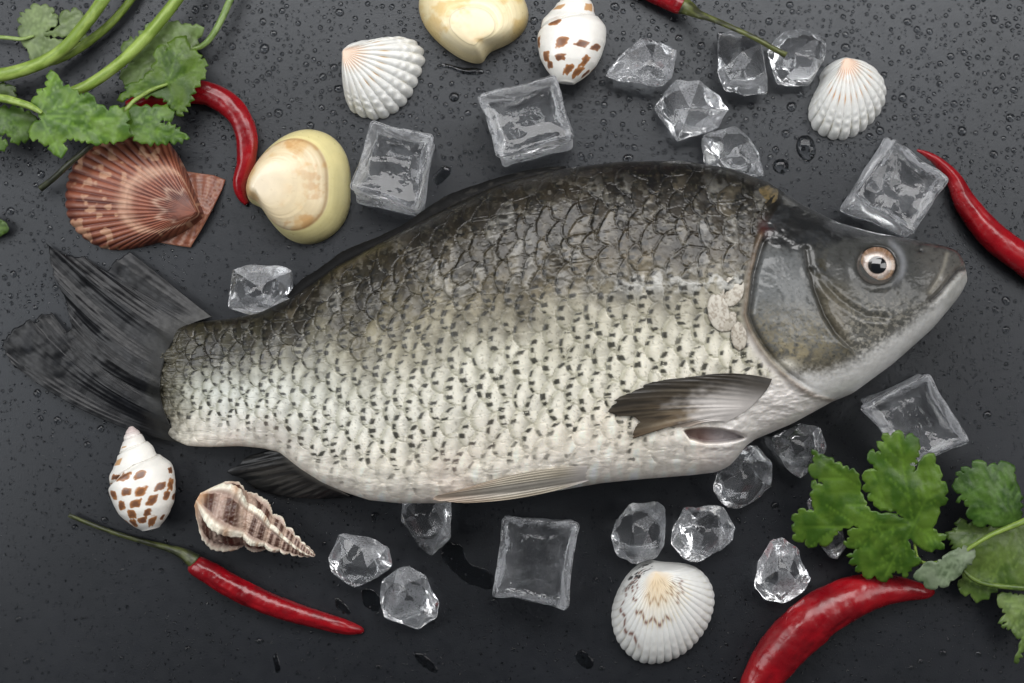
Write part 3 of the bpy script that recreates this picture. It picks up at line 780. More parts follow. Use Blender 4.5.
def ice_chunk(outline, h, label, seed, z0=0.0, peak=None, mat='icechunk'):
    rnd = random.Random(seed); pts = []
    o = np.asarray(outline, float); c = o.mean(0)
    pk = np.array(peak, float) if peak else c + np.array([rnd.uniform(-5, 5), rnd.uniform(-5, 5)])
    R = np.linalg.norm(o - c, axis=1).mean()
    for q in o: pts.append(P(q[0], q[1], z0 + h * rnd.uniform(0.22, 0.62)))
    for (kk, zlo, zhi, r0, r1) in ((3, .86, 1.0, .12, .45), (2, .62, .82, .45, .72), (4, 0, 0.01, .25, .62)):
        a0 = rnd.uniform(0, 6.28); ce = pk if zlo > 0 else c
        for k in range(kk):
            a = a0 + k * 6.283 / kk + rnd.uniform(-.4, .4); rr = R * rnd.uniform(r0, r1)
            pts.append(P(ce[0] + rr * math.cos(a), ce[1] + rr * math.sin(a), z0 + h * rnd.uniform(zlo, zhi)))
    bm = bmesh.new()
    for p_ in pts: bm.verts.new(p_)
    g = bmesh.ops.convex_hull(bm, input=bm.verts)
    bmesh.ops.delete(bm, geom=[v for v in bm.verts if not v.link_faces], context='VERTS')
    bmesh.ops.dissolve_limit(bm, angle_limit=0.12, verts=bm.verts, edges=bm.edges)
    rl = bm.faces.layers.float.new('painted_glint')
    for f in bm.faces: f[rl] = rnd.choice((0.0, 0.0, 0.06, 0.15, 0.35, 0.7, 1.0)) if f.calc_area() > 40 * S * S else .2  # random facets painted white in place of refracted light
    bmesh.ops.bevel(bm, geom=list(bm.edges), offset=2.6 * S, segments=2, profile=0.6, affect='EDGES', clamp_overlap=True)
    bmesh.ops.triangulate(bm, faces=bm.faces)
    for _ in range(2):
        bmesh.ops.subdivide_edges(bm, edges=[e for e in bm.edges if e.calc_length() > 5 * S], cuts=1, use_grid_fill=True)
        bmesh.ops.triangulate(bm, faces=[f for f in bm.faces if len(f.verts) > 4])
    bmesh.ops.recalc_face_normals(bm, faces=bm.faces)
    bm.normal_update()
    for v in bm.verts:
        x, y, z = v.co / S
        g_ = float(fbm(np.array([x / 16 + seed + z / 20]), np.array([y / 16 - z / 14]), seed, 3)[0]) - .5
        v.co += v.normal * g_ * 4.6 * S
        v.co.z = max(v.co.z, 0.0002)
    V = np.array([v.co[:] for v in bm.verts]); bm.verts.index_update(); F = [[v.index for v in f.verts] for f in bm.faces]; rv_ = [f[rl] for f in bm.faces]
    bm.free()
    ob = obj('ice_chunk', V, F, M[mat], None, smooth=True)
    at = ob.data.attributes.new('painted_glint', 'FLOAT', 'FACE'); at.data.foreach_set('value', np.array(rv_, np.float32))
    ob.data.set_sharp_from_angle(angle=math.radians(40))
    return tag(ob, label, 'ice', 'small ice chunks')

ICE = [
 ([(641,36),(656,42),(680,49),(672,80),(664,88),(632,84),(604,77),(618,56)], 52, 'wedge shaped clear ice chunk right of the spotted snail shell at the top'),
 ([(676,80),(700,80),(716,92),(729,110),(718,128),(697,134),(677,142),(668,128),(654,108),(664,94)], 50, 'many sided clear ice chunk just below the wedge shaped one'),
 ([(717,32),(742,31),(754,38),(764,54),(767,84),(767,95),(744,95),(724,90),(718,72),(721,58)], 52, 'upright clear ice chunk left under the chili stem'),
 ([(786,31),(800,29),(822,34),(828,44),(825,62),(810,86),(790,87),(776,86),(767,52),(776,38)], 52, 'bright clear ice chunk holding the tip of the chili stem'),
 ([(700,136),(722,132),(735,124),(752,140),(760,152),(766,178),(740,176),(704,164)], 46, 'clear ice chunk partly behind the back of the fish'),
 ([(231,268),(250,264),(280,266),(293,270),(292,298),(284,310),(262,319),(245,312),(226,309),(229,286)], 54, 'clear ice chunk resting against the dorsal fin near the tail'),
 ([(402,500),(420,488),(451,490),(452,538),(432,558),(418,546),(400,520)], 44, 'pointed clear ice chunk sticking out from under the belly'),
 ([(338,534),(352,533),(374,538),(389,546),(393,566),(380,577),(359,588),(346,585),(330,572),(329,556)], 46, 'rounded clear ice chunk left of its touching twin below the belly'),
 ([(398,568),(410,565),(426,576),(440,602),(438,618),(418,630),(405,622),(384,618),(379,598),(382,580)], 46, 'clear ice chunk with a stepped foot, lowest on the slate near the chili tip'),
 ([(630,502),(656,500),(667,508),(666,546),(658,558),(635,566),(618,558),(609,536),(614,524)], 46, 'clear ice chunk touching the top left of the brown marked cockle'),
 ([(684,507),(700,510),(723,505),(737,528),(734,540),(712,556),(697,564),(684,560),(671,544),(673,524)], 46, 'clear ice chunk touching the top right of the brown marked cockle'),
 ([(735,452),(755,444),(773,462),(772,486),(758,500),(738,512),(720,502),(713,490),(718,472)], 46, 'clear ice chunk tucked under the breast of the fish'),
 ([(770,436),(800,422),(822,426),(827,448),(818,466),(800,479),(788,472),(776,452)], 46, 'dark clear ice chunk behind the left tip of the coriander leaf'),
 ([(770,540),(782,536),(798,548),(811,578),(804,592),(784,605),(764,601),(752,586),(758,560)], 46, 'peaked clear ice chunk above the thick red chili'),
 ([(806,500),(822,492),(840,520),(848,546),(838,560),(828,558),(816,540)], 26, 'small greenish ice chunk peeping out under the coriander leaf'),
]
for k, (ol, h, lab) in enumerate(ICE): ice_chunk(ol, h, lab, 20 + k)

# ------------------------------------------------------------------ shells
def crop(pts, x0, y0, s): return [(x0 + x / s, y0 + y / s) for x, y in pts]

def valve(name, outline, umbo, H, colfun, mat, parent=None, nribs=0, rib=0.0, fan=None, bead=0.0, step=None, rings=0.0, na=420, nr=110, seed=1, pw=2.1, ex=0.62, z0=0.3, hinge_drop=True):
    o = smooth_curve(list(outline) + [outline[0]], 500)
    u = np.asarray(umbo, float)
    ang = np.arctan2(-(o[:, 1] - u[1]), o[:, 0] - u[0]); rad = np.hypot(o[:, 0] - u[0], o[:, 1] - u[1])
    s_ = np.argsort(ang); ang, rad = ang[s_], rad[s_]
    mx_ang = ang[np.argmax(rad)]
    if not nribs:
        ag = np.linspace(-np.pi, np.pi, 721)[:-1]; rg = np.interp(ag, ang, rad, period=2 * np.pi)
        kw = np.hanning(61); kw /= kw.sum(); rg = np.convolve(np.r_[rg[-30:], rg, rg[:30]], kw, 'valid'); ang, rad = ag, rg
    if nribs:                                              # the ribs scallop the rim, not the traced outline
        ag = np.linspace(-np.pi, np.pi, 721)[:-1]; rg = np.interp(ag, ang, rad, period=2 * np.pi)
        kw = np.hanning(37); kw /= kw.sum(); rg = np.convolve(np.r_[rg[-18:], rg, rg[:18]], kw, 'valid'); ang, rad = ag, rg * 0.985
    # sample angles by arc length so the rim is even
    oo = np.stack([rad * np.cos(ang), rad * np.sin(ang)], 1); oo = np.vstack([oo, oo[:1]])
    dl = np.r_[0, np.cumsum(np.linalg.norm(np.diff(oo, axis=0), axis=1))]
    sa = np.linspace(0, dl[-1], na, endpoint=False)
    ex_ = np.interp(sa, dl, oo[:, 0]); ey_ = np.interp(sa, dl, oo[:, 1])
    A = np.arctan2(ey_, ex_); R = np.hypot(ex_, ey_)
    rel = (A - mx_ang + np.pi) % (2 * np.pi) - np.pi         # 0 along the longest growth line
    f0, f1 = fan if fan else (-2.2, 2.2)
    # rib phase grows with rim length so ribs are evenly spaced at the rim
    order = np.argsort(rel); d_ = np.zeros(na)
    seg = np.hypot(np.diff(ex_[order]), np.diff(ey_[order])); cum = np.r_[0, np.cumsum(seg)]
    d_[order] = cum / cum[-1]
    a_lo, a_hi = np.interp(f0, np.sort(rel), cum / cum[-1]), np.interp(f1, np.sort(rel), cum / cum[-1])
    phi = (d_ - a_lo) / (a_hi - a_lo)
    infan = sst(phi, -0.02, 0.03) * (1 - sst(phi, 0.97, 1.02))
    r = np.linspace(0.004, 1, nr)
    Rr, PH = np.meshgrid(r, phi, indexing='ij'); INF = np.broadcast_to(infan, Rr.shape); REL = np.broadcast_to(rel, Rr.shape)
    ribw = (2 * np.abs(np.cos(np.pi * PH * nribs)) ** 0.7 - 1) * INF if nribs else 0 * Rr
    grow = 1 + 0.011 * rib * ribw * sst(Rr, .8, 1.0)
    X = u[0] + Rr * ex_[None, :] * grow; Y = u[1] - Rr * ey_[None, :] * grow
    prof = np.clip(1 - Rr ** pw, 0, 1) ** ex
    Z = H * prof
    if nribs:
        bd = 1 + bead * np.cos(Rr * 60 + 2 * fbm(Rr * 9, PH * 6, seed)) * sst(Rr, .60, .85)
        Z = Z + rib * ribw * sst(Rr, .03, .35) * (0.45 + 0.55 * Rr) * bd * (1 - 0.35 * sst(Rr, .93, 1))
    if rings: Z = Z + rings * (fbm(Rr * 26, PH * 2, seed, 3) - .5) * sst(Rr, .2, .5)
    if step:
        Z = Z - step[1] * sst(Rr, step[0] - .012, step[0] + .012) * (1 - sst(Rr, .9, 1)) + step[1] * .5 * np.exp(-((Rr - step[0] + .05) / .05) ** 2)
    Z = np.maximum(Z, 0) + z0
    col = colfun(X.ravel(), Y.ravel(), Rr.ravel(), PH.ravel(), ribw.ravel() if nribs else 0 * Rr.ravel())
    k = (HC - 8) / HC
    V = np.stack([(X.ravel() - 512) * k, (341.5 - Y.ravel()) * k, Z.ravel()], -1) * S
    Vb = V.copy(); Vb[:, 2] = np.maximum(Vb[:, 2] - 3.0 * S, 0.0001)
    n = nr * na
    F = np.vstack([grid_faces(nr, na, True), grid_faces(nr, na, True, off=n, flip=True)])
    e = (nr - 1) * na + np.arange(na); e2 = (nr - 1) * na + (np.arange(na) + 1) % na
    F = np.vstack([F, np.stack([e, e2, e2 + n, e + n], -1)])
    return obj(name, np.vstack([V, Vb]), F, mat, parent, np.vstack([col, col]))

WH = (228,228,224)
def cockle_col(orange, stain, seed, mode):
    def f(X, Y, R, PH, RB):
        c = const(WH, X) * (0.95 + 0.08 * fbm(X / 6, Y / 6, seed)[:, None])
        gro = sst(-RB, -.3, .7)
        c = mix(c, lin(orange), (1 - sst(R, .10, .42)) * (0.35 + .6 * gro) * sst(fbm(X / 12, Y / 12, seed + 2), .15, .4))
        c = mix(c, lin(stain), gro * np.exp(-((R - .52) / .06) ** 2) * .9 * sst(PH, .15, .3) * (1 - sst(PH, .75, .9)) * (0.5 + .5 * sst(fbm(PH * 9, R * 2, seed + 5), .35, .6)))
        c = mix(c, lin((196,188,160)), gro * np.exp(-((R - .88) / .05) ** 2) * .55 * sst(fbm(PH * 8, R * 3, seed + 3), .4, .6))
        if mode == 2:
            t = fbm(PH * 26, R * 5, 71, 2)
            for (r0, p0, p1, dk) in ((.28,.30,.80,.8), (.40,.62,.85,.7), (.50,.1,.55,.9), (.13,.3,.7,.5), (.78,.05,.38,.9), (.62,.02,.16,1.), (.72,.0,.12,1.)):
                zig = r0 + 0.035 * np.sin(PH * 70) + 0.03 * (t - .5)
                c = mix(c, lin((104,50,24)), np.exp(-((R - zig) / .028) ** 2) * sst(PH, p0 - .02, p0 + .02) * (1 - sst(PH, p1 - .02, p1 + .02)) * sst(t, .24, .40) * (.15 + .85 * sst(RB, -.3, .5)) * dk)
            c = mix(c, lin((26,24,26)), sst(fbm(PH * 60, R * 16, 77, 2), .55, .62) * (1 - sst(PH, .06, .15)) * sst(R, .5, .6) * (1 - sst(R, .9, .95)) * .95)
            c = mix(c, lin((232,204,150)), (1 - sst(R, .2, .62)) * sst(PH, .2, .35) * (1 - sst(PH, .7, .85)) * .35)
        return np.clip(c, 0, .86)
    return f

o1 = crop([(90,230),(110,185),(160,140),(230,110),(340,100),(430,80),(510,75),(575,95),(625,140),(650,215),(620,310),(600,370),(570,440),(525,515),(465,575),(390,620),(330,640),(240,630),(170,600),(120,560),(80,450),(105,400),(100,340)], 330, 25, 6.827)
tag(valve('cockle_shell', o1, crop([(118,235)], 330, 25, 6.827)[0], 46, cockle_col((212,150,78), (198,160,104), 3, 1), M['shell'], nribs=19, rib=1.9, bead=.5, fan=(-1.75, 1.55), seed=4),
    'white ribbed cockle shell with knobbly edge above the dented ice cube', 'seashell', 'ribbed cockle shells')
o2 = crop([(150,180),(180,130),(230,90),(290,73),(360,85),(430,100),(520,125),(570,170),(615,230),(630,300),(620,380),(590,440),(545,500),(490,555),(430,600),(350,635),(270,645),(190,620),(120,580),(80,520),(68,430),(75,360),(130,290),(150,230)], 800, 50, 7.19)
tag(valve('cockle_shell', o2, crop([(275,115)], 800, 50, 7.19)[0], 44, cockle_col((216,142,52), (206,142,60), 7, 1), M['shell'], nribs=19, rib=1.7, bead=.4, fan=(-1.7, 1.7), seed=5),
    'white ribbed cockle shell with orange streaked top at upper right', 'seashell', 'ribbed cockle shells')
o3 = crop([(290,60),(350,70),(420,75),(500,85),(560,120),(610,180),(635,260),(625,350),(590,440),(540,510),(480,570),(410,610),(330,635),(250,635),(190,615),(130,560),(90,500),(65,410),(65,330),(90,250),(130,170),(180,110),(230,75)], 600, 550, 5.464)
tag(valve('cockle_shell', o3, crop([(285,92)], 600, 550, 5.464)[0], 46, cockle_col((222,190,140), (220,206,170), 9, 2), M['shell'], nribs=34, rib=0.75, bead=.3, fan=(-1.75, 1.75), seed=6),
    'white finely ribbed cockle shell with brown zigzag marks at the bottom', 'seashell', 'ribbed cockle shells')

def clam_col(seed, stp):
    def f(X, Y, R, PH, RB):
        n = fbm(X / 16, Y / 16, seed); n2 = fbm(R * 18, PH * 3, seed + 3)
        c = const((218,200,164), X)
        c = mix(c, lin((206,164,104)), sst(n, .42, .66) * .65 * sst(R, .25, .5))
        c = mix(c, lin((190,140,84)), sst(fbm(X / 10, Y / 10, seed + 6), .58, .74) * sst(R, .4, .65) * .5)
        c = mix(c, lin((220,208,186)), (1 - sst(R, .05, .6)) * .8)
        c = c * (0.95 + .1 * n2[:, None])
        c = mix(c, lin((158,118,72)), np.exp(-((R - stp + .01) / .014) ** 2) * .5 * sst(n2, .35, .55))
        c = mix(c, lin((228,216,156)) * (0.92 + .12 * n2[:, None]), sst(R, stp, stp + .02) * .95)
        return np.clip(c, 0, .85)
    return f
o4 = crop([(58,370),(75,300),(120,220),(180,150),(250,95),(340,65),(420,75),(490,115),(540,190),(560,280),(556,350),(560,420),(545,490),(500,560),(430,610),(350,632),(280,615),(220,580),(180,520),(130,455),(75,425)], 235, 115, 4.879)
tag(valve('clam_shell', o4, crop([(135,365)], 235, 115, 4.879)[0], 52, clam_col(3, .78), M['shellgloss'], step=(.78, 0.5), rings=0.7, seed=7, pw=2.3, ex=.54),
    'cream clam shell with a pale yellow outer band beside the curved red chili', 'seashell', 'cream clam shells')
o5 = crop([(80,20),(100,90),(140,150),(200,210),(270,260),(330,285),(380,287),(402,258),(430,230),(500,200),(560,160),(600,90),(595,30),(560,-40),(480,-110),(330,-140),(180,-110),(100,-50)], 400, 0, 4.655)
def clam2_col(X, Y, R, PH, RB):
    n = fbm(X / 14, Y / 14, 13); c = const((232,218,180), X)
    c = mix(c, lin((212,176,104)), sst(n, .48, .68) * .65)
    c = mix(c, lin((222,202,168)), (1 - sst(R, .15, .45)) * .7)
    c = mix(c, lin((150,132,104)), np.exp(-((R - .40) / .010) ** 2) * .5)
    c = mix(c, lin((226,204,140)), sst(R, .7, .95) * .4)
    return np.clip(c, 0, .85)
tag(valve('clam_shell', o5, crop([(340,215)], 400, 0, 4.655)[0], 48, clam2_col, M['shellgloss'], step=(.42, 0.25), rings=0.7, seed=8, pw=2.5, ex=.52),
    'plump cream clam shell cut by the top edge of the picture', 'seashell', 'cream clam shells')

# scallop: fan valve and hinge ears
so = crop([(540,560),(520,520),(485,455),(470,400),(440,365),(380,345),(320,350),(250,375),(195,415),(170,460),(163,510),(165,560),(185,600),(225,635),(280,658),(340,655),(395,640),(450,625),(500,600),(530,580)], 0, 0, 2.627)
def scal_col(X, Y, R, PH, RB):
    n = fbm(X / 10, Y / 10, 17); nr_ = fbm(PH * 30, R * 4, 19, 3); n3 = fbm(X / 4, Y / 4, 23, 2)
    c = const((136,80,64), X)
    c = mix(c, lin((86,42,36)), sst(nr_, .42, .62) * .8)
    c = mix(c, lin((190,140,118)), sst(RB, .2, .9) * .40); c = mix(c, lin((70,32,30)), sst(-RB, -.1, .7) * .6)
    c = mix(c, lin((84,42,38)), sst(R, .82, .96) * .55 * sst(n, .35, .6))
    band = np.exp(-((R - .52 - .05 * (n - .5)) / .055) ** 2); c = mix(c, lin((222,200,186)), band * .85 * (.4 + .6 * n3))
    band2 = np.exp(-((R - .26 - .04 * np.sin(PH * 40)) / .025) ** 2); c = mix(c, lin((206,190,182)), band2 * .7)
    c = mix(c, lin((74,44,46)), np.exp(-((R - .19) / .07) ** 2) * .65 * (0.5 + .5 * sst(n3, .4, .6)))
    blot = sst(fbm(X / 8 + 3, Y / 8, 29, 2), .62, .70) * sst(R, .5, .6); c = mix(c, lin((206,178,158)), blot * .75)
    c = mix(c, lin((120,78,66)), sst(np.cos(R * 75), .6, 1) * .18)
    return np.clip(c * np.array([.74, .58, .47]), 0, .8)
su = crop([(524,562)], 0, 0, 2.627)[0]
scal = thing('scallop_shell', 140, 195, 'reddish brown ribbed scallop shell with white bands at upper left', 'seashell')
valve('fan', so, su, 30, scal_col, M['shell'], scal, nribs=38, rib=0.8, fan=(-1.5, 1.5), seed=9, pw=1.9, ex=.6, z0=.5)
def ear_mesh(poly, hfun, colfun, name, parent, mat, step=2.2, thick=1.5, zoff=0.0):
    return flat_shape(name, poly, hfun, colfun, mat, parent, step=step, thick=thick)

def inside(px, py, poly):
    poly = np.asarray(poly); r = np.zeros(px.shape, bool); n = len(poly); j = n - 1
    for i in range(n):
        xi, yi = poly[i]; xj, yj = poly[j]
        c = ((yi > py) != (yj > py)) & (px < (xj - xi) * (py - yi) / (yj - yi + 1e-12) + xi)
        r ^= c; j = i
    return r

def flat_shape(name, poly, zfun, colfun, mat, parent=None, step=3.0, thick=0.7):
    """a sheet with a traced outline, filled with an even triangle mesh, domed by zfun and given thickness"""
    poly = np.asarray(poly, float)
    x0, y0 = poly.min(0); x1, y1 = poly.max(0)
    gx, gy = np.meshgrid(np.arange(x0 + step / 2, x1, step), np.arange(y0 + step / 2, y1, step))
    gx = gx + (np.arange(gx.shape[0]) % 2)[:, None] * step / 2
    gx, gy = gx.ravel(), gy.ravel()
    ok = inside(gx, gy, poly)
    pc = np.vstack([poly, poly[:1]])
    ok &= pdist(gx, gy, [tuple(p) for p in pc]) > step * .45
    pts = np.vstack([poly, np.stack([gx[ok], gy[ok]], 1)])
    n = len(poly)
    vo, ed, fa, *_ = geometry.delaunay_2d_cdt([Vector(p) for p in pts], [(i, (i + 1) % n) for i in range(n)], [], 1, 1e-4)
    vo = np.array([v[:] for v in vo]); X, Y = vo[:, 0], vo[:, 1]
    cen = np.stack([X[np.array(fa)].mean(1), Y[np.array(fa)].mean(1)], 1)
    keep = inside(cen[:, 0], cen[:, 1], poly)
    fa = [f for f, k in zip(fa, keep) if k]
    V = P(X, Y, zfun(X, Y)); col = colfun(X, Y)
    cnt = {}
    F = []
    for f in fa:
        a, b, c = f
        ar = (X[b] - X[a]) * (Y[c] - Y[a]) - (X[c] - X[a]) * (Y[b] - Y[a])
        if ar > 0: f = (a, c, b)
        F.append(tuple(f))
        for q in range(3):
            e = (f[q], f[(q + 1) % 3]); cnt[e] = 1
    m = len(V); Vb = V.copy(); Vb[:, 2] -= thick * S
    FF = list(F) + [(f[2] + m, f[1] + m, f[0] + m) for f in F]
    for (a, b) in cnt:
        if (b, a) not in cnt: FF.append((b, a, a + m, b + m))
    return obj(name, np.vstack([V, Vb]), FF, mat, parent, np.vstack([col, col]))

ear = crop([(478,448),(520,455),(560,460),(592,472),(582,500),(560,545),(530,600),(500,650),(470,646),(412,636),(450,610),(500,590),(524,560),(505,510)], 0, 0, 2.627)
def ear_col(X, Y):
    a = np.arctan2(Y - su[1], X - su[0]); r = np.hypot(X - su[0], Y - su[1])
    c = const((156,104,86), X); c = mix(c, lin((206,172,152)), sst(np.sin(a * 22 + r * .15), .1, .9) * .45)
    return mix(c, lin((110,66,56)), sst(fbm(X / 5, Y / 5, 5), .5, .68) * .5) * np.array([.66, .54, .45])
flat_shape('hinge_ear', ear, lambda X, Y: 13 + 0.5 * np.sin(np.arctan2(Y - su[1], X - su[0]) * 22) + 0.35 * np.sin(np.hypot(X - su[0], Y - su[1]) * 0.9) - 0.26 * np.hypot(X - su[0], Y - su[1]), ear_col, M['shell'], scal, step=1.6, thick=2.0)

def snail(name, tip, base, prof, wtab, colfun, mat, label, seed, groove=0.22, zc=None, rib=None, round_whorl=False, na=260, nt=260, lift=0.0, cat='seashell', group=None):
    """whorled shell lying on its side: coiled profile about its axis, sutures running as a helix"""
    tip = np.asarray(tip, float); base = np.asarray(base, float)
    L = np.hypot(*(base - tip)); ax = (base - tip) / L; nx = np.array([-ax[1], ax[0]])
    t = np.linspace(0, 1, nt); a = np.linspace(0, 2 * np.pi, na, endpoint=False)
    T_, A = np.meshgrid(t, a, indexing='ij')
    pr = np.asarray(prof, float); E = np.interp(t, pr[:, 0], pr[:, 1]); k = 9
    wn = np.hanning(2 * k + 1); wn /= wn.sum(); E = np.convolve(np.pad(E, k, mode='edge'), wn, 'valid'); E[0] = E[0] * .2
    wt = np.asarray(wtab, float)
    W = np.interp(T_, wt[:, 0], wt[:, 1]) + ((A / (2 * np.pi) + .25) % 1.0) - 0.5     # seam beneath
    wl = wt[-1, 1] - 1
    fr = np.where(W < wl, W - np.floor(W), np.minimum(W - wl, 1.0))
    bul = np.where(W < wl, sst(fr, 0, .16) * (1 - .35 * sst(fr, .55, 1)), sst(fr, 0, .10))
    if round_whorl: bul = np.where(W < wl, np.sin(np.pi * np.clip(fr * .94 + .03, 0, 1)) ** .7, sst(fr, 0, .28))
    Rr = E[:, None] * (1 - groove + groove * bul)
    if rib is not None: Rr = Rr + rib(T_, A, W, fr) * E[:, None]
    Rr = Rr + E[:, None] * .02 * (fbm(T_ * 14, np.cos(A) * 3 + 5, seed) - .5)
    rmax = Rr.max(); z0 = rmax * 0.96 + lift
    across = Rr * np.cos(A); up = Rr * np.sin(A) * 0.92
    # the spire leans down to the table
    zax = z0 - (1 - T_) ** 1.2 * (z0 - E[2] - 10) * .55
    X = tip[0] + ax[0] * L * T_ + nx[0] * across; Y = tip[1] + ax[1] * L * T_ + nx[1] * across
    Z = np.maximum(zax + up, .5)
    kk = (HC - z0) / HC
    V = np.stack([(X - 512) * kk, (341.5 - Y) * kk, Z], -1).reshape(-1, 3) * S
    col = colfun(T_.ravel(), A.ravel(), W.ravel(), fr.ravel())
    n = nt * na
    V = np.vstack([V, V[:na].mean(0), V[-na:].mean(0)]); col = np.vstack([col, col[:na].mean(0), col[-na:].mean(0)])
    F = [tuple(q) for q in grid_faces(nt, na, True)]
    for j in range(na):
        F.append((n, (j + 1) % na, j)); F.append((n + 1, n - na + j, n - na + (j + 1) % na))
    o = obj(name, V, F, mat, None, col)
    bm = bmesh.new(); bm.from_mesh(o.data); bmesh.ops.recalc_face_normals(bm, faces=bm.faces); bm.to_mesh(o.data); bm.free()
    return tag(o, label, cat, group)

def spot_col(seed, hue=1.0, bands=(.46, .60, .71, .81, .90)):
    def f(T_, A, W, fr):
        c = const((232,230,224), T_) * (0.96 + .06 * fbm(T_ * 9, A * 2, seed)[:, None])
        n = fbm(T_ * 20, A * 4, seed + 2, 3)
        th = A / (2 * np.pi); tt = T_ - 0.10 * (th - .25)
        for q, b0 in enumerate(bands):
            nc = 12
            x = th * nc + hsh(np.full_like(T_, q), 0 * T_, seed) + (tt - b0) * 3.0
            ci = np.floor(x); cf = x - ci
            h1 = hsh(ci, 0 * ci + q, seed + 3); h2 = hsh(ci, 0 * ci + q, seed + 4); h3 = hsh(ci, 0 * ci + q, seed + 5)
            hw = (.26 + .16 * h1); hb = (.029 + .026 * h2) * np.where((q in (0, 4)) & (h3 < .4), .75, 1)
            d = ((np.abs(cf - .5 + .22 * (h2 - .5) + (tt - b0) * 3 * (h1 - .5)) / hw) ** 5 + (np.abs(tt - b0 - .034 * (h3 - .5)) / hb) ** 5) ** (1 / 5) + (fbm(T_ * 34, A * 7, seed + 12, 2) - .5) * .8
            inn = (1 - sst(d, .84, 1.06)) * (h3 > .20)
            br = mix(const((96,52,22), T_), lin((168,108,48)), np.clip(sst(d, .35, .95) * .8 + (h2 - .5) * .5, 0, 1))
            c = mix(c, br, inn * .96)
        sp = (T_ > .17) & (T_ < .335)
        hs = hsh(np.floor(th * 8 + T_ * 2), 0 * th, seed + 8); 
        d2 = np.maximum(np.abs((th * 8 + T_ * 2) % 1 - .5) / .36, np.abs(fr - .62) / .22) + (n - .5) * .6
        c = mix(c, lin((188,140,84)), (1 - sst(d2, .8, 1.1)) * sp * (hs > .4) * .9)
        c = mix(c, lin((170,140,138)), (1 - sst(T_, .03, .12)) * .85)
        c = mix(c, lin((206,198,194)), (1 - sst(T_, .1, .2)) * .5)
        return np.clip(c, 0, .86)
    return f
SPP = [(0,1.5),(.04,6),(.09,9),(.15,11.5),(.22,17),(.30,20.5),(.36,26),(.42,32),(.46,33),(.52,33.5),(.60,33),(.70,31),(.80,27.5),(.89,21),(.95,15),(1,8)]
SPW = [(0,0),(.05,1),(.10,2),(.19,3),(.36,4),(1,5)]
snail('spotted_snail_shell', (128,427), (151,529), SPP, SPW, spot_col(3), M['shellgloss'], 'white snail shell with brown spots lying below the tail fin', 3, group='brown spotted snail shells')
snail('spotted_snail_shell', (579,-22), (566,83), [(a, b * 1.03) for a, b in SPP], SPW, spot_col(11, bands=(.50, .66, .80, .89)), M['shellgloss'], 'white snail shell with brown blocks cut by the top edge of the picture', 5, group='brown spotted snail shells')

def whelk_col(T_, A, W, fr):
    n = fbm(T_ * 30, A * 5, 7, 3)
    c = const((180,156,140), T_)
    var = (np.cos(W * 2 * np.pi * 1.0 + A * 2.6) * .5 + .5)
    c = mix(c, lin((166,142,132)), sst(fr, .2, .4) * (1 - sst(fr, .75, .9)) * .6)
    for (b, hw) in ((.28, .15), (.72, .13)):
        blk = np.exp(-((fr - b) / hw) ** 4) * (1 - sst(np.cos(A * 5 + 1.2 + W * 1.1), .2, .6))
        c = mix(c, lin((70,36,24)), blk * .97)
    vx = sst(np.cos(A * 5 + 1.2 + W * 1.1), .62, .92); c = mix(c, lin((236,228,210)), vx * .95)
    c = mix(c, lin((150,98,52)), vx * np.exp(-((fr - .3) / .07) ** 2) * .7)
    c = mix(c, lin((110,68,44)), (1 - sst(fr, .0, .07)) * .6)
    c = mix(c, lin((196,150,106)), sst(T_, .90, 1) * .6)
    c = c * (0.8 + .35 * n[:, None])
    c = mix(c, lin((226,212,188)), sst(np.cos(fr * 60), .5, 1) * .10)
    return np.clip(c, 0, .8)
def whelk_rib(T_, A, W, fr):
    v = sst(np.cos(A * 5 + 1.2 + W * 1.1), .45, .95) * .24 * (.4 + .6 * np.sin(np.pi * np.clip(fr, 0, 1))) * 1.15
    return v + .015 * np.cos(fr * 60) + .09 * (fbm(T_ * 45, A * 9, 3, 2) - .5)
WP = [(0,1),(.05,4),(.10,6),(.18,9),(.26,12),(.36,16),(.46,20),(.56,24),(.64,28),(.72,31),(.80,30),(.88,24),(.95,15),(1,6)]
WW = [(0,0),(.04,1),(.08,2),(.13,3),(.19,4),(.27,5),(.39,6),(.56,7),(1,8)]
snail('whelk_shell', (313,558), (198,499), WP, WW, whelk_col, M['shell'], 'pointed brown and cream whelk shell with stepped ridges below the anal fin', 9, groove=.17, rib=whelk_rib, round_whorl=True)

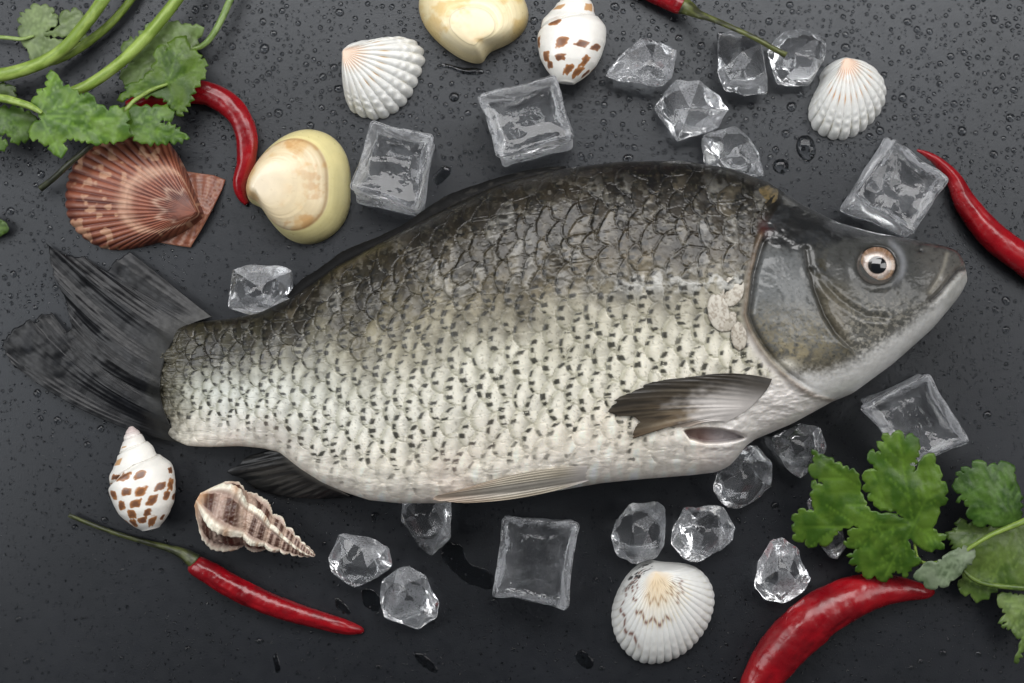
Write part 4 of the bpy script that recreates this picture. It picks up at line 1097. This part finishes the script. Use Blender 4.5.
# ------------------------------------------------------------------ chilies
def tube(name, pts, radii, colfun, mat, parent, n=150, na=40, zs=None, wr=0.04, seed=1, flat=0.95, cap=True):
    """curved tapering tube resting on the table (or at heights zs)"""
    zz = list(zs) if zs is not None else list(radii)
    c = smooth_curve([(p[0], p[1], r, z) for p, r, z in zip(pts, radii, zz)], n)
    t = np.gradient(c[:, :2], axis=0); t /= np.linalg.norm(t, axis=1)[:, None]
    nn = np.stack([-t[:, 1], t[:, 0]], 1)
    a = np.linspace(0, 2 * np.pi, na, endpoint=False)
    s = np.linspace(0, 1, n)
    SS, A = np.meshgrid(s, a, indexing='ij')
    r = np.maximum(c[:, 2], .3)[:, None] * (1 + wr * 2 * (fbm(SS * 16, np.cos(A) * 1.2 + 4 + np.sin(A), seed) - .5) + wr * 1.2 * (fbm(SS * 50, A * 2, seed + 3, 2) - .5) - wr * 1.3 * sst(fbm(SS * 7 + np.sin(A), np.cos(A) * 3 + 9, seed + 7, 2), .56, .70))
    X = c[:, 0][:, None] + nn[:, 0][:, None] * r * np.cos(A); Y = c[:, 1][:, None] + nn[:, 1][:, None] * r * np.cos(A)
    Z = c[:, 3][:, None] + r * np.sin(A) * flat
    Z = np.maximum(Z, .3)
    Vc = P(c[:, 0], c[:, 1], c[:, 3]); k = ((HC - c[:, 3]) / HC)[:, None]
    V = np.stack([(X - 512) * k, (341.5 - Y) * k, Z], -1).reshape(-1, 3) * S
    col = colfun(SS.ravel(), A.ravel())
    N = n * na
    V = np.vstack([V, V[:na].mean(0), V[N - na:N].mean(0)]); col = np.vstack([col, col[:na].mean(0), col[N - na:N].mean(0)])
    F = [tuple(q) for q in grid_faces(n, na, True)]
    for j in range(na):
        F.append((N, (j + 1) % na, j)); F.append((N + 1, N - na + j, N - na + (j + 1) % na))
    o = obj(name, V, F, mat, parent, col)
    bm = bmesh.new(); bm.from_mesh(o.data); bmesh.ops.recalc_face_normals(bm, faces=bm.faces); bm.to_mesh(o.data); bm.free()
    return o
def red_col(seed, dark=0.0):
    def f(s, a):
        c = const((134,8,20), s); n = fbm(s * 12, np.cos(a) * 2 + 3, seed)
        c = mix(c, lin((96,4,14)), sst(n, .45, .7) * .6)
        return mix(c, lin((154,16,22)), sst(1 - n, .55, .75) * .4)
    return f
def green_col(c1, c2, seed):
    def f(s, a):
        return mix(const(c1, s), lin(c2), sst(fbm(s * 14, np.cos(a) * 2 + 3, seed), .4, .65))
    return f
ST1, ST2 = (62,68,36), (40,42,26)

t = thing('red_chili', 225, 110, 'glossy red chili bent like a hook under the coriander at upper left', 'chili', 'red chilies')
tube('pod', [(247,204),(242,196),(240,182),(246,162),(247,140),(240,118),(225,102),(206,93),(185,92),(162,97),(140,104),(128,108)],
     [2.5,5,7.5,9.5,11,11.8,12.2,12.2,12,11,9.5,7], red_col(3), M['chili'], t, zs=[4,6,8,10,11,12,13,13,13,13,14,15], seed=3)
tube('stem', [(130,108),(118,118),(104,131),(90,146),(70,163),(54,178),(40,189)], [6,4,3.2,3,3,3,3.4], green_col((58,62,40), (34,36,26), 4), M['stem'], t, zs=[16,22,30,37,36,26,14], seed=4, n=80, na=20)
t = thing('red_chili', 985, 225, 'red chili running off the right edge beside the tall tilted ice cube', 'chili', 'red chilies')
tube('pod', [(917,150),(926,154),(938,162),(953,178),(966,203),(986,229),(1010,250),(1040,270),(1075,288),(1110,300)], [1.2,3,5,7.5,11,13.5,14.5,15,13,6], red_col(5), M['chili'], t, zs=[30,27,20,13,12,14,15,15,14,8], seed=5, n=190)
t = thing('red_chili', 270, 600, 'slim red chili with a long dark green stem at lower left', 'chili', 'red chilies')
tube('pod', [(192,562),(196,565),(212,574),(232,586),(258,599),(290,611),(320,620),(345,627),(360,630),(364,630)], [6,10,11.5,12,11.5,10.5,9.2,7.5,4,1.5], red_col(7), M['chili'], t, seed=7, n=190, wr=.05)
tube('stem', [(69,515),(90,524),(118,534),(145,542),(168,548),(184,554),(196,562)], [2.2,2.2,2.3,2.6,3.6,6,8.5], green_col((72,78,40), (40,44,26), 8), M['stem'], t, zs=[9,7,6,6,7,9,10], seed=8, n=90, na=22, wr=.06)
t = thing('red_chili', 830, 620, 'thick red chili running off the bottom edge under the coriander leaf', 'chili', 'red chilies')
tube('pod', [(934,591),(926,592),(905,590),(880,590),(850,598),(822,613),(796,635),(774,660),(757,688),(745,715),(738,735)], [3,7,12,17,21.5,24,24,22,18,12,3], red_col(9), M['chili'], t, seed=9, n=200, na=56, wr=.035)
t = thing('red_chili', 670, 0, 'red chili at the top edge whose stem rests on two ice chunks', 'chili', 'red chilies')
tube('pod', [(688,7),(681,5),(668,-2),(645,-14),(615,-26),(585,-34)], [6,9.5,11.5,12,10,3], red_col(11), M['chili'], t, zs=[20,18,15,13,11,5], seed=11, n=90)
tube('stem', [(682,5),(690,9),(698,14),(712,19),(733,28),(757,39),(778,51),(786,55)], [9,7,4.6,3.0,2.7,2.7,2.9,3.3], green_col((84,90,44), (48,50,28), 12), M['stem'], t, zs=[20,25,34,44,56,63,63,62], seed=12, n=90, na=22, wr=.06)

# ------------------------------------------------------------------ coriander
def toothed(poly, size=6.0, amp=1.6, seed=1):
    """adds the rounded teeth of a coriander margin along a traced outline"""
    rnd = random.Random(seed); out = []; n = len(poly)
    area_ = sum(poly[i][0] * poly[(i + 1) % n][1] - poly[(i + 1) % n][0] * poly[i][1] for i in range(n))
    sg = 1 if area_ > 0 else -1
    for i in range(n):
        a = np.array(poly[i], float); b = np.array(poly[(i + 1) % n], float)
        d = b - a; l = np.hypot(*d); out.append(a)
        if l < 3: continue
        nn = np.array([d[1], -d[0]]) / l * sg
        k = max(1, int(round(l / (size * rnd.uniform(.7, 1.4)))))
        for q in range(k):
            th = rnd.uniform(.35, 1.6)
            for (f, hh) in ((.22, .40), (.42, .92), (.56, 1.0), (.80, .38)):
                out.append(a + d * ((q + f) / k) + nn * amp * hh * th * min(1, l / size))
            if q < k - 1: out.append(a + d * ((q + 1) / k) - nn * 1.6)
    return out

GA, GB = (62,98,28), (92,126,44)
def leaf(parent, poly, origin, tips, z0, ca=GA, cb=GB, dome=6.0, tilt=(0, 0), seed=1, label=None, amp=1.5, ripple=1.4, zmin=1.0, curl=0.0):
    poly = toothed(poly, 8.0, amp, seed)
    c = np.mean(poly, axis=0)
    veins = []
    for tp in tips:
        o_ = np.array(origin, float); e = np.array(tp, float); veins.append([tuple(o_), tuple(e)])
        d = e - o_; nn = np.array([-d[1], d[0]])
        for f in (.3, .5, .7):
            for sg in (-1, 1): veins.append([tuple(o_ + d * f), tuple(o_ + d * (f + .28) + nn * .20 * sg)])
    def vd(X, Y):
        r = np.full(X.shape, 1e9)
        for k, v in enumerate(veins): r = np.minimum(r, pdist(X, Y, v) * (1.0 if k % 7 == 0 else 1.6))
        return r
    R = np.hypot(*(np.asarray(poly) - c).T).max()
    def zf(X, Y):
        r = np.hypot(X - c[0], Y - c[1]) / R
        z = z0 + dome * (1 - r ** 2) + tilt[0] * (X - c[0]) + tilt[1] * (Y - c[1])
        z = z + (fbm(X / 26, Y / 26, seed + 3, 3) - .5) * ripple * 5.0 - 0.8 * np.exp(-(vd(X, Y) / 1.6) ** 2) + curl * r ** 3 * np.sin(np.arctan2(Y - c[1], X - c[0]) * 5 + seed)
        return np.maximum(z, zmin)
    def cf(X, Y):
        v = vd(X, Y)
        cc = mix(const(ca, X), lin(cb), sst(fbm(X / 14, Y / 14, seed + 8), .35, .65))
        cc = mix(cc, lin(cb) * 1.5, np.exp(-(v / 1.0) ** 2) * .6)
        return cc * (0.84 + .3 * fbm(X / 9, Y / 9, seed + 5)[:, None]) * np.array([.92, .84, .88])
    o = flat_shape('leaf', poly, zf, cf, M['leaf'], parent, step=2.4, thick=0.7)
    if label: o['label'] = label
    return o
PALE = ((104,128,78), (126,150,98))
def cstem(parent, pts, radii, zs, seed=1, c1=(112,136,54), c2=(142,164,82), name='stem'):
    return tube(name, pts, radii, green_col(c1, c2, seed), M['stem'], parent, n=110, na=24, zs=zs, wr=.03, seed=seed)

# -- right-hand sprig
sp = thing('coriander_sprig', 930, 530, 'coriander sprig with broad green leaves over the thick chili at lower right', 'coriander', 'coriander')
q = 3.794
main = crop([(310,210),(340,185),(370,195),(330,150),(340,115),(385,125),(365,80),(395,85),(390,50),(420,60),(440,40),(465,45),(475,75),(490,50),(510,60),(530,90),(525,120),(508,200),
 (518,190),(545,135),(585,125),(590,165),(610,190),(610,230),(635,250),(625,290),(640,300),(605,330),(600,370),(580,410),(600,430),(635,435),(610,460),(625,490),(590,490),(560,500),(525,480),
 (495,450),(485,455),(497,490),(540,540),(500,560),(480,600),(440,570),(415,600),(385,615),(360,590),(330,605),(310,575),(285,575),(295,550),(260,545),(280,520),(250,515),(300,490),(280,490),(240,470),(265,445),(255,420),(300,412),(280,400),
 (240,410),(205,440),(185,475),(160,480),(145,465),(125,485),(95,475),(100,450),(70,465),(45,450),(60,430),(45,415),(55,390),(45,360),(70,355),(75,335),(130,345),(120,300),(120,230),(165,245),(115,210),(110,170),(130,165),(120,110),(180,140),(240,175),(290,195),(300,220),(305,270),(320,300),(345,345),(385,355),(420,352),(470,375),
 (440,345),(400,343),(370,335),(330,290),(345,275),(310,262),(325,240)], 780, 420, q)
og = (780 + 505 / q, 420 + 395 / q)
leaf(sp, main, og, crop([(450,60),(600,200),(620,470),(400,590),(90,410),(150,150),(290,450)], 780, 420, q), 50, dome=8, seed=3, tilt=(0.05, -0.20), ripple=1.8, ca=(60,98,26), cb=(88,124,40), label='broad three lobed green leaf')
q = 2.97
Bp = crop([(160,125),(175,110),(165,95),(190,100),(180,80),(215,85),(215,62),(245,60),(260,80),(270,70),(290,75),(300,60),(340,75),(345,120),(360,160),(362,230),(340,250),(300,260),(260,250),(230,260),(195,220),(205,200),(190,190),(200,175),(165,185),(185,160),(160,150)], 900, 440, q)
leaf(sp, Bp, crop([(345,245)], 900, 440, q)[0], crop([(180,130),(240,80),(310,80),(215,215)], 900, 440, q), 40, dome=8, seed=5, ca=(50,86,26), cb=(74,110,42))
Cp = crop([(140,290),(150,270),(165,275),(170,240),(190,235),(200,250),(260,260),(340,240),(400,250),(430,330),(420,420),(330,440),(290,430),(270,455),(245,475),(215,470),(210,455),(180,455),(185,435),(170,430),(185,410),(195,380),(170,350),(160,310)], 900, 440, q)
leaf(sp, Cp, crop([(345,260)], 900, 440, q)[0], crop([(170,270),(200,430),(260,450),(380,400)], 900, 440, q), 22, dome=6, seed=6, amp=3.2, ca=(72,102,40), cb=(98,126,58), label='dull green leaf turned underside up')
Dp = crop([(40,400),(60,380),(80,360),(110,365),(135,340),(165,325),(200,315),(225,330),(215,360),(190,385),(170,410),(150,420),(130,440),(115,430),(105,445),(75,440),(70,420),(45,415)], 900, 440, q)
leaf(sp, Dp, crop([(215,330)], 900, 440, q)[0], crop([(60,405),(110,435),(120,370)], 900, 440, q), 44, dome=6, seed=7, ca=(88,110,78), cb=(118,138,108), label='small pale leaf covered in fine water beads')
Ep = crop([(290,460),(320,455),(368,460),(420,450),(440,540),(400,600),(368,620),(350,665),(338,660),(352,625),(362,590),(340,580),(330,560),(300,555),(320,540),(290,545),(315,515),(290,490)], 900, 440, q)
leaf(sp, Ep, crop([(400,470)], 900, 440, q)[0], crop([(310,480),(310,545),(350,640)], 900, 440, q), 26, dome=5, seed=8, ca=(84,112,52), cb=(112,138,76))
cstem(sp, crop([(440,200),(400,225),(360,245),(310,265),(265,285),(215,315),(160,350),(60,360),(40,260)], 900, 440, q), [4.0,3.6,3.2,2.8,2.6,2.2,1.8,1.6,1.6], [52,53,53,52,50,47,40,40,48], 3, (96,120,44), (124,146,66))
cstem(sp, crop([(430,440),(380,440),(330,437),(280,432),(240,423),(210,408),(188,388)], 900, 440, q), [3.2,3,2.8,2.6,2.4,2.2,1.6], [36,36,35,34,34,36,38], 4, (62,84,30), (92,112,48))

# -- left-hand sprigs
s1 = thing('coriander_sprig', 45, 35, 'pale coriander leaf on a thin stalk in the top left corner', 'coriander', 'coriander')
q = 5.69
Lp = crop([(120,220),(100,160),(125,140),(95,110),(130,95),(110,70),(145,75),(145,50),(180,55),(175,30),(210,20),(230,35),(260,20),(280,40),(310,50),(295,80),(330,85),(325,110),(330,130),(290,155),(250,185),(300,175),(340,140),(340,80),(370,55),(400,70),(420,40),(445,55),(470,75),(475,105),(490,120),(450,150),(440,160),(480,190),(500,215),(470,235),(420,230),(380,205),(330,205),(250,206),(330,225),(370,240),(350,280),(300,310),(250,320),(200,340),(175,345),(165,310),(155,280),(120,240)], 0, 0, q)
leaf(s1, Lp, crop([(125,222)], 0, 0, q)[0], crop([(200,50),(300,80),(450,90),(280,290)], 0, 0, q), 10, dome=5, seed=11, ca=PALE[0], cb=PALE[1], ripple=1.2, amp=1.4)
cstem(s1, [(-30,36),(-5,37),(10,38),(22,39),(34,36)], [2.2,2.1,2.0,1.9,1.2], [8,10,12,14,15], 5, (122,144,78), (146,166,104))
s2 = thing('coriander_stalk', 50, 60, 'thick bare coriander stalk forking across the top left corner', 'coriander', 'coriander')
cstem(s2, [(-30,78),(0,75),(22,70),(45,61),(65,47),(82,28),(96,10),(108,-8),(122,-30)], [7.0,6.8,6.5,6.3,6.2,6.2,6.2,6.2,6.2], [34,32,30,30,32,34,34,34,34], 6)
cstem(s2, [(46,62),(58,59),(76,50),(96,36),(112,22),(126,6),(140,-14)], [4.5,4.6,4.6,4.4,4.2,4.0,4.0], [24,18,14,12,12,12,12], 7, (92,112,40), (118,138,62))
s3 = thing('coriander_sprig', 70, 110, 'bright green coriander sprig lying above the scallop at the left edge', 'coriander', 'coriander')
q = 3.415
p3 = crop([(130,145),(105,105),(130,85),(125,65),(150,80),(165,10),(185,5),(205,30),(215,55),(245,65),(270,85),(285,85),(300,75),(330,115),(370,140),(390,120),(410,130),(440,150),(430,180),(440,205),(435,235),(400,245),(350,250),(310,250),(270,240),(230,235),(215,250),(220,290),(195,295),(175,280),(170,255),(140,250),(130,235),(100,230),(105,190),(140,170)], 0, 70, q)
leaf(s3, p3, crop([(135,155)], 0, 70, q)[0], crop([(180,20),(290,90),(420,170),(400,235),(200,280)], 0, 70, q), 46, dome=8, seed=13, amp=2.6, ca=(72,112,34), cb=(104,142,54), ripple=2.2)
p3b = crop([(-90,120),(0,128),(60,130),(110,150),(130,170),(105,195),(95,240),(50,250),(20,215),(-10,230),(25,245),(20,265),(0,275),(-60,260),(-100,190)], 0, 70, q)
leaf(s3, p3b, crop([(0,140)], 0, 70, q)[0], crop([(90,210),(40,235),(-60,220)], 0, 70, q), 34, dome=5, seed=14, amp=2.6, ca=(58,92,28), cb=(82,116,42))
p3c = crop([(-80,40),(0,45),(40,52),(55,65),(48,78),(60,90),(45,100),(0,104),(-80,100)], 0, 70, q)
leaf(s3, p3c, crop([(-60,75)], 0, 70, q)[0], crop([(40,70),(30,95)], 0, 70, q), 26, dome=4, seed=15, ca=(46,66,24), cb=(62,84,32))
cstem(s3, [(-30,94),(0,98),(14,101),(30,106),(42,113)], [4.2,4.2,4,3.4,2], [46,47,49,52,55], 8)
cstem(s3, [(36,100),(52,98),(72,92),(92,83),(116,66),(138,46),(156,26),(172,6),(186,-14),(200,-36)], [3.5,4.4,5.2,5.6,5.8,6.0,6.0,6.0,6.0,6.0], [44,42,40,38,38,38,38,38,38,38], 9)
s4 = thing('coriander_sprig', 155, 85, 'layered coriander sprig covering the hooked red chili', 'coriander', 'coriander')
q = 4.879
p4a = crop([(95,365),(130,330),(170,300),(110,260),(100,230),(140,195),(190,180),(240,110),(300,115),(350,105),(400,120),(430,115),(450,125),(490,125),(505,155),(475,190),(460,230),(440,240),(420,300),(330,380),(230,400),(140,420),(110,395)], 100, 0, q)
leaf(s4, p4a, crop([(440,220)], 100, 0, q)[0], crop([(120,380),(150,210),(280,130),(490,150)], 100, 0, q), 22, dome=4, seed=16, amp=2.6, ca=(92,118,62), cb=(112,140,82), label='pale green leaf turned underside up')
p4b = crop([(130,478),(80,490),(130,440),(125,415),(185,400),(210,385),(240,345),(265,355),(270,240),(300,215),(320,250),(345,200),(395,175),(425,200),(440,245),(480,260),(490,290),(520,300),(510,330),(515,360),(490,390),(460,430),(440,500),(390,570),(340,520),(310,480),(250,465),(200,468),(150,470)], 100, 0, q)
leaf(s4, p4b, crop([(330,410)], 100, 0, q)[0], crop([(390,200),(500,310),(390,550),(120,470),(290,250)], 100, 0, q), 34, dome=6, seed=17, amp=2.6, ca=(60,94,24), cb=(86,118,38), label='dark green upper leaf')
p4c = crop([(60,560),(140,522),(200,520),(300,515),(340,530),(360,570),(320,590),(290,597),(350,610),(390,640),(440,675),(380,690),(300,700),(230,700),(180,690),(140,650),(80,640)], 100, 0, q)
leaf(s4, p4c, crop([(110,600)], 100, 0, q)[0], crop([(340,550),(420,675),(250,690)], 100, 0, q), 40, dome=4, seed=18, amp=2.6, ca=(64,102,28), cb=(92,128,44))
cstem(s4, [(246,-34),(232,-4),(222,18),(212,36),(202,46),(190,50)], [3.6,3.6,3.4,3.2,2.8,1.8], [20,21,23,25,26,27], 10, (92,116,54), (118,140,80))
cstem(s4, crop([(60,590),(90,560),(130,530),(170,490),(250,440),(330,410)], 100, 0, q), [2.4,2.4,2.2,2.2,2,1.4], [44,44,42,40,40,41], 11, (104,128,52), (130,150,76))
s5 = thing('coriander_sprig', 0, 228, 'tip of a coriander leaf poking in at the left edge beside the scallop', 'coriander', 'coriander')
leaf(s5, [(-40,214),(-12,216),(-2,219),(4,221),(8,226),(9,230),(4,234),(-4,236),(-14,240),(-40,240)], (-30,228), [(6,228),(-5,220),(-5,235)], 12, dome=3, seed=19, ca=(62,92,34), cb=(86,116,50))

# ------------------------------------------------------------------ water
def drop_mesh(seed, nr=9, na=24, irr=0.12):
    r = np.linspace(0.02, 1, nr); a = np.linspace(0, 2 * np.pi, na, endpoint=False)
    Rr, A = np.meshgrid(r, a, indexing='ij')
    wv = 1 + irr * 1.4 * (fbm(np.cos(A) * 1.2 + 7, np.sin(A) * 1.2 + 7, seed, 2) - .5)
    V = np.stack([Rr * np.cos(A) * wv, Rr * np.sin(A) * wv, np.clip(1 - Rr ** 2.4, 0, 1) ** .6 * .62], -1).reshape(-1, 3)
    return V, nr, na
def closed_drop(V, nr, na):
    n = nr * na
    Vt = np.vstack([V, [[0, 0, .62]], [[0, 0, -.06]]])
    rim = Vt[(nr - 1) * na:nr * na].copy(); rim[:, 2] = -.06; Vt = np.vstack([Vt, rim])
    F = [tuple(q) for q in grid_faces(nr, na, True)]
    for j in range(na):
        k = (j + 1) % na
        F.append((n, j, k)); e0 = (nr - 1) * na
        F.append((e0 + j, n + 2 + j, n + 2 + k, e0 + k)); F.append((n + 1, n + 2 + k, n + 2 + j))
    return Vt, F
DM = []
for s_ in range(5):
    V, F = closed_drop(*drop_mesh(s_ * 3 + 1)); me = make_mesh('water_drop', V, [f[::-1] for f in F]); me.materials.append(M['water'])
    bm = bmesh.new(); bm.from_mesh(me); bmesh.ops.recalc_face_normals(bm, faces=bm.faces); bm.to_mesh(me); bm.free()
    DM.append(me)
def water_drop(x, y, rx, ry, rot, k, label, group=None):
    o = bpy.data.objects.new('water_drop', DM[k % 5]); C.objects.link(o)
    o.location = P(x, y, 0); o.scale = (rx * S, ry * S, min(rx, ry) * S * .9); o.rotation_euler = (0, 0, rot)
    return tag(o, label, 'water drop', group)
water_drop(806, 148, 9.5, 13.5, 0.2, 0, 'largest oval water drop, above the fish head between cockle and fish')
water_drop(781, 166, 8, 7.5, 0, 1, 'round water drop just above the nape of the fish')
water_drop(962, 131, 4.6, 5.2, 0, 2, 'round water drop right of the orange streaked cockle')
water_drop(454, 97, 5.0, 4.8, 0, 3, 'round water drop left of the frosted ice cube at the top')
water_drop(628, 158, 5.5, 4.0, .3, 4, 'irregular water drop just above the highest point of the fish back')
KEEP = [  # keep free of larger drops: things standing on the slate
 (520,340,480,175),(393,168,48,55),(527,118,55,50),(893,188,60,55),(915,415,60,55),(537,562,52,55),(140,195,90,60),(300,185,55,60),(474,20,60,50),(383,75,45,42),(848,98,42,42),
 (664,613,55,55),(573,30,38,55),(142,478,38,52),(253,515,60,45),(640,60,42,30),(691,108,40,34),(743,62,28,36),(798,58,34,34),(733,150,36,30),(360,560,36,30),(409,597,34,36),(638,532,32,36),
 (703,533,36,32),(780,572,32,36),(880,500,95,80),(990,540,60,110),(100,80,130,95),(238,140,24,70),(270,600,100,34),(830,630,100,60),(985,225,62,60),(427,525,30,34)]
def free(x, y):
    return not any(((x - a) / c) ** 2 + ((y - b) / d) ** 2 < 1 for a, b, c, d in KEEP)
rnd = random.Random(5); placed = []
def dens(x, y):
    d = 1.0 if y < 160 else (0.9 if x > 820 and y < 420 else 0.55)
    if y > 440: d = 0.32
    if x > 640 and y > 500: d = .55
    return d
while len(placed) < 270:
    x, y = rnd.uniform(4, 1020), rnd.uniform(4, 679)
    if rnd.random() > dens(x, y) or not free(x, y): continue
    r = 2.3 + 2.4 * rnd.random() ** 2.2
    if y > 430: r *= .85
    if any((x - a) ** 2 + (y - b) ** 2 < (r + c + 2.5) ** 2 for a, b, c in placed): continue
    placed.append((x, y, r))
for k, (x, y, r) in enumerate(placed):
    water_drop(x, y, r * rnd.uniform(.88, 1.15), r * rnd.uniform(.88, 1.15), rnd.uniform(0, 6.28), k, 'small round water drop beaded on the dark slate', 'small water drops on the slate')

def fine_drops(n):
    base = []
    for s_ in range(5):
        V, F = closed_drop(*drop_mesh(40 + s_, nr=4, na=12, irr=.05))
        bm = bmesh.new(); vs = [bm.verts.new(v) for v in V]
        for f in F: bm.faces.new([vs[k] for k in f])
        bmesh.ops.recalc_face_normals(bm, faces=bm.faces); bmesh.ops.triangulate(bm, faces=bm.faces)
        bm.verts.index_update()
        base.append((np.array([v.co[:] for v in bm.verts]), np.array([[v.index for v in f.verts] for f in bm.faces]))); bm.free()
    g = np.random.default_rng(4); m = n * 5
    x = g.uniform(-10, 1034, m); y = g.uniform(-10, 693, m)
    cl = fbm(x / 45, y / 45, 3)
    de = np.where(y < 170, 1.15, np.where((x > 820) & (y < 430), 1.05, 0.6)); de = np.where(y > 440, .6, de); de = np.where((x > 640) & (y > 500), .6, de)
    ok = np.flatnonzero(g.random(m) < de * np.clip(0.15 + 1.5 * cl, 0, 1.2) * .8)[:n]
    grid = {}
    for a, b, c in placed: grid.setdefault((int(a // 8), int(b // 8)), []).append((a, b, c))
    Vs, Fs, off = [], [], 0
    for c, k in enumerate(ok):
        r = 0.70 + (2.2 if y[k] < 170 else 1.5) * g.random() ** 2.0
        if y[k] > 430: r *= .8
        cx_, cy_ = int(x[k] // 8), int(y[k] // 8)
        if any((x[k] - p) ** 2 + (y[k] - q) ** 2 < (r + t + .5) ** 2 for i_ in (-1, 0, 1) for j_ in (-1, 0, 1) for p, q, t in grid.get((cx_ + i_, cy_ + j_), ())): continue
        grid.setdefault((cx_, cy_), []).append((x[k], y[k], r))
        V, F = base[c % 5]; a = c * 1.7; ca, sa = math.cos(a), math.sin(a)
        W_ = np.stack([V[:, 0] * ca - V[:, 1] * sa, V[:, 0] * sa + V[:, 1] * ca, V[:, 2] * .85], 1) * (r * S) + P(x[k], y[k], 0)
        Vs.append(W_); Fs.append(F + off); off += len(V)
    me = make_mesh('fine_droplets', np.vstack(Vs), np.vstack(Fs)); me.materials.append(M['water'])
    o = bpy.data.objects.new('fine_droplets', me); C.objects.link(o); o['kind'] = 'stuff'
    tag(o, 'fine mist of tiny droplets over the dark slate', 'water')
fine_drops(26000)

def puddle(poly, label, h=0.8, seed=1):
    p = smooth_curve(list(poly) + [poly[0]], 90)[:-1]
    c = p.mean(0); w_ = 1 + .10 * (fbm(p[:, 0] / 6, p[:, 1] / 6, seed)[:, None] - .5) * 2
    p = c + (p - c) * w_
    R = [tuple(x) for x in np.vstack([p, p[:1]])]
    def zf(X, Y):
        return -0.15 + (h + .15) * np.clip(pdist(X, Y, R) / 3.0, 0, 1) ** .5
    o = flat_shape('meltwater', p, zf, lambda X, Y: const((255,255,255), X), M['water'], None, step=2.0, thick=.2)
    o.data.attributes.remove(o.data.attributes['Col'])
    return tag(o, label, 'water')
puddle([(432,176),(444,166),(452,170),(446,180),(436,186)], 'short streak of meltwater right of the dented ice cube', seed=1)
puddle([(430,66),(444,63),(462,67),(480,68),(482,74),(466,75),(448,69)], 'thin trail of meltwater below the plump clam shell', seed=2)
puddle([(446,540),(462,546),(470,562),(492,572),(494,590),(470,586),(452,572),(440,556)], 'wet black patch between the pointed ice chunk and the clear ice cube', h=.6, seed=3)
puddle([(360,590),(372,588),(382,600),(378,612),(364,606)], 'wet black patch between the two touching ice chunks', h=.6, seed=4)
puddle([(413,652),(424,654),(438,668),(434,674),(418,664)], 'small smear of meltwater at the bottom left of centre', h=.8, seed=5)
puddle([(574,652),(584,650),(594,662),(588,670),(578,664)], 'small dark puddle near the bottom left of the brown marked cockle', h=1.0, seed=6)
puddle([(334,596),(342,600),(352,612),(346,616),(336,608)], 'narrow wet mark just above the slim chili tip', h=.8, seed=7)
puddle([(272,656),(277,654),(281,668),(276,674)], 'small teardrop of water below the slim chili', h=1.2, seed=8)
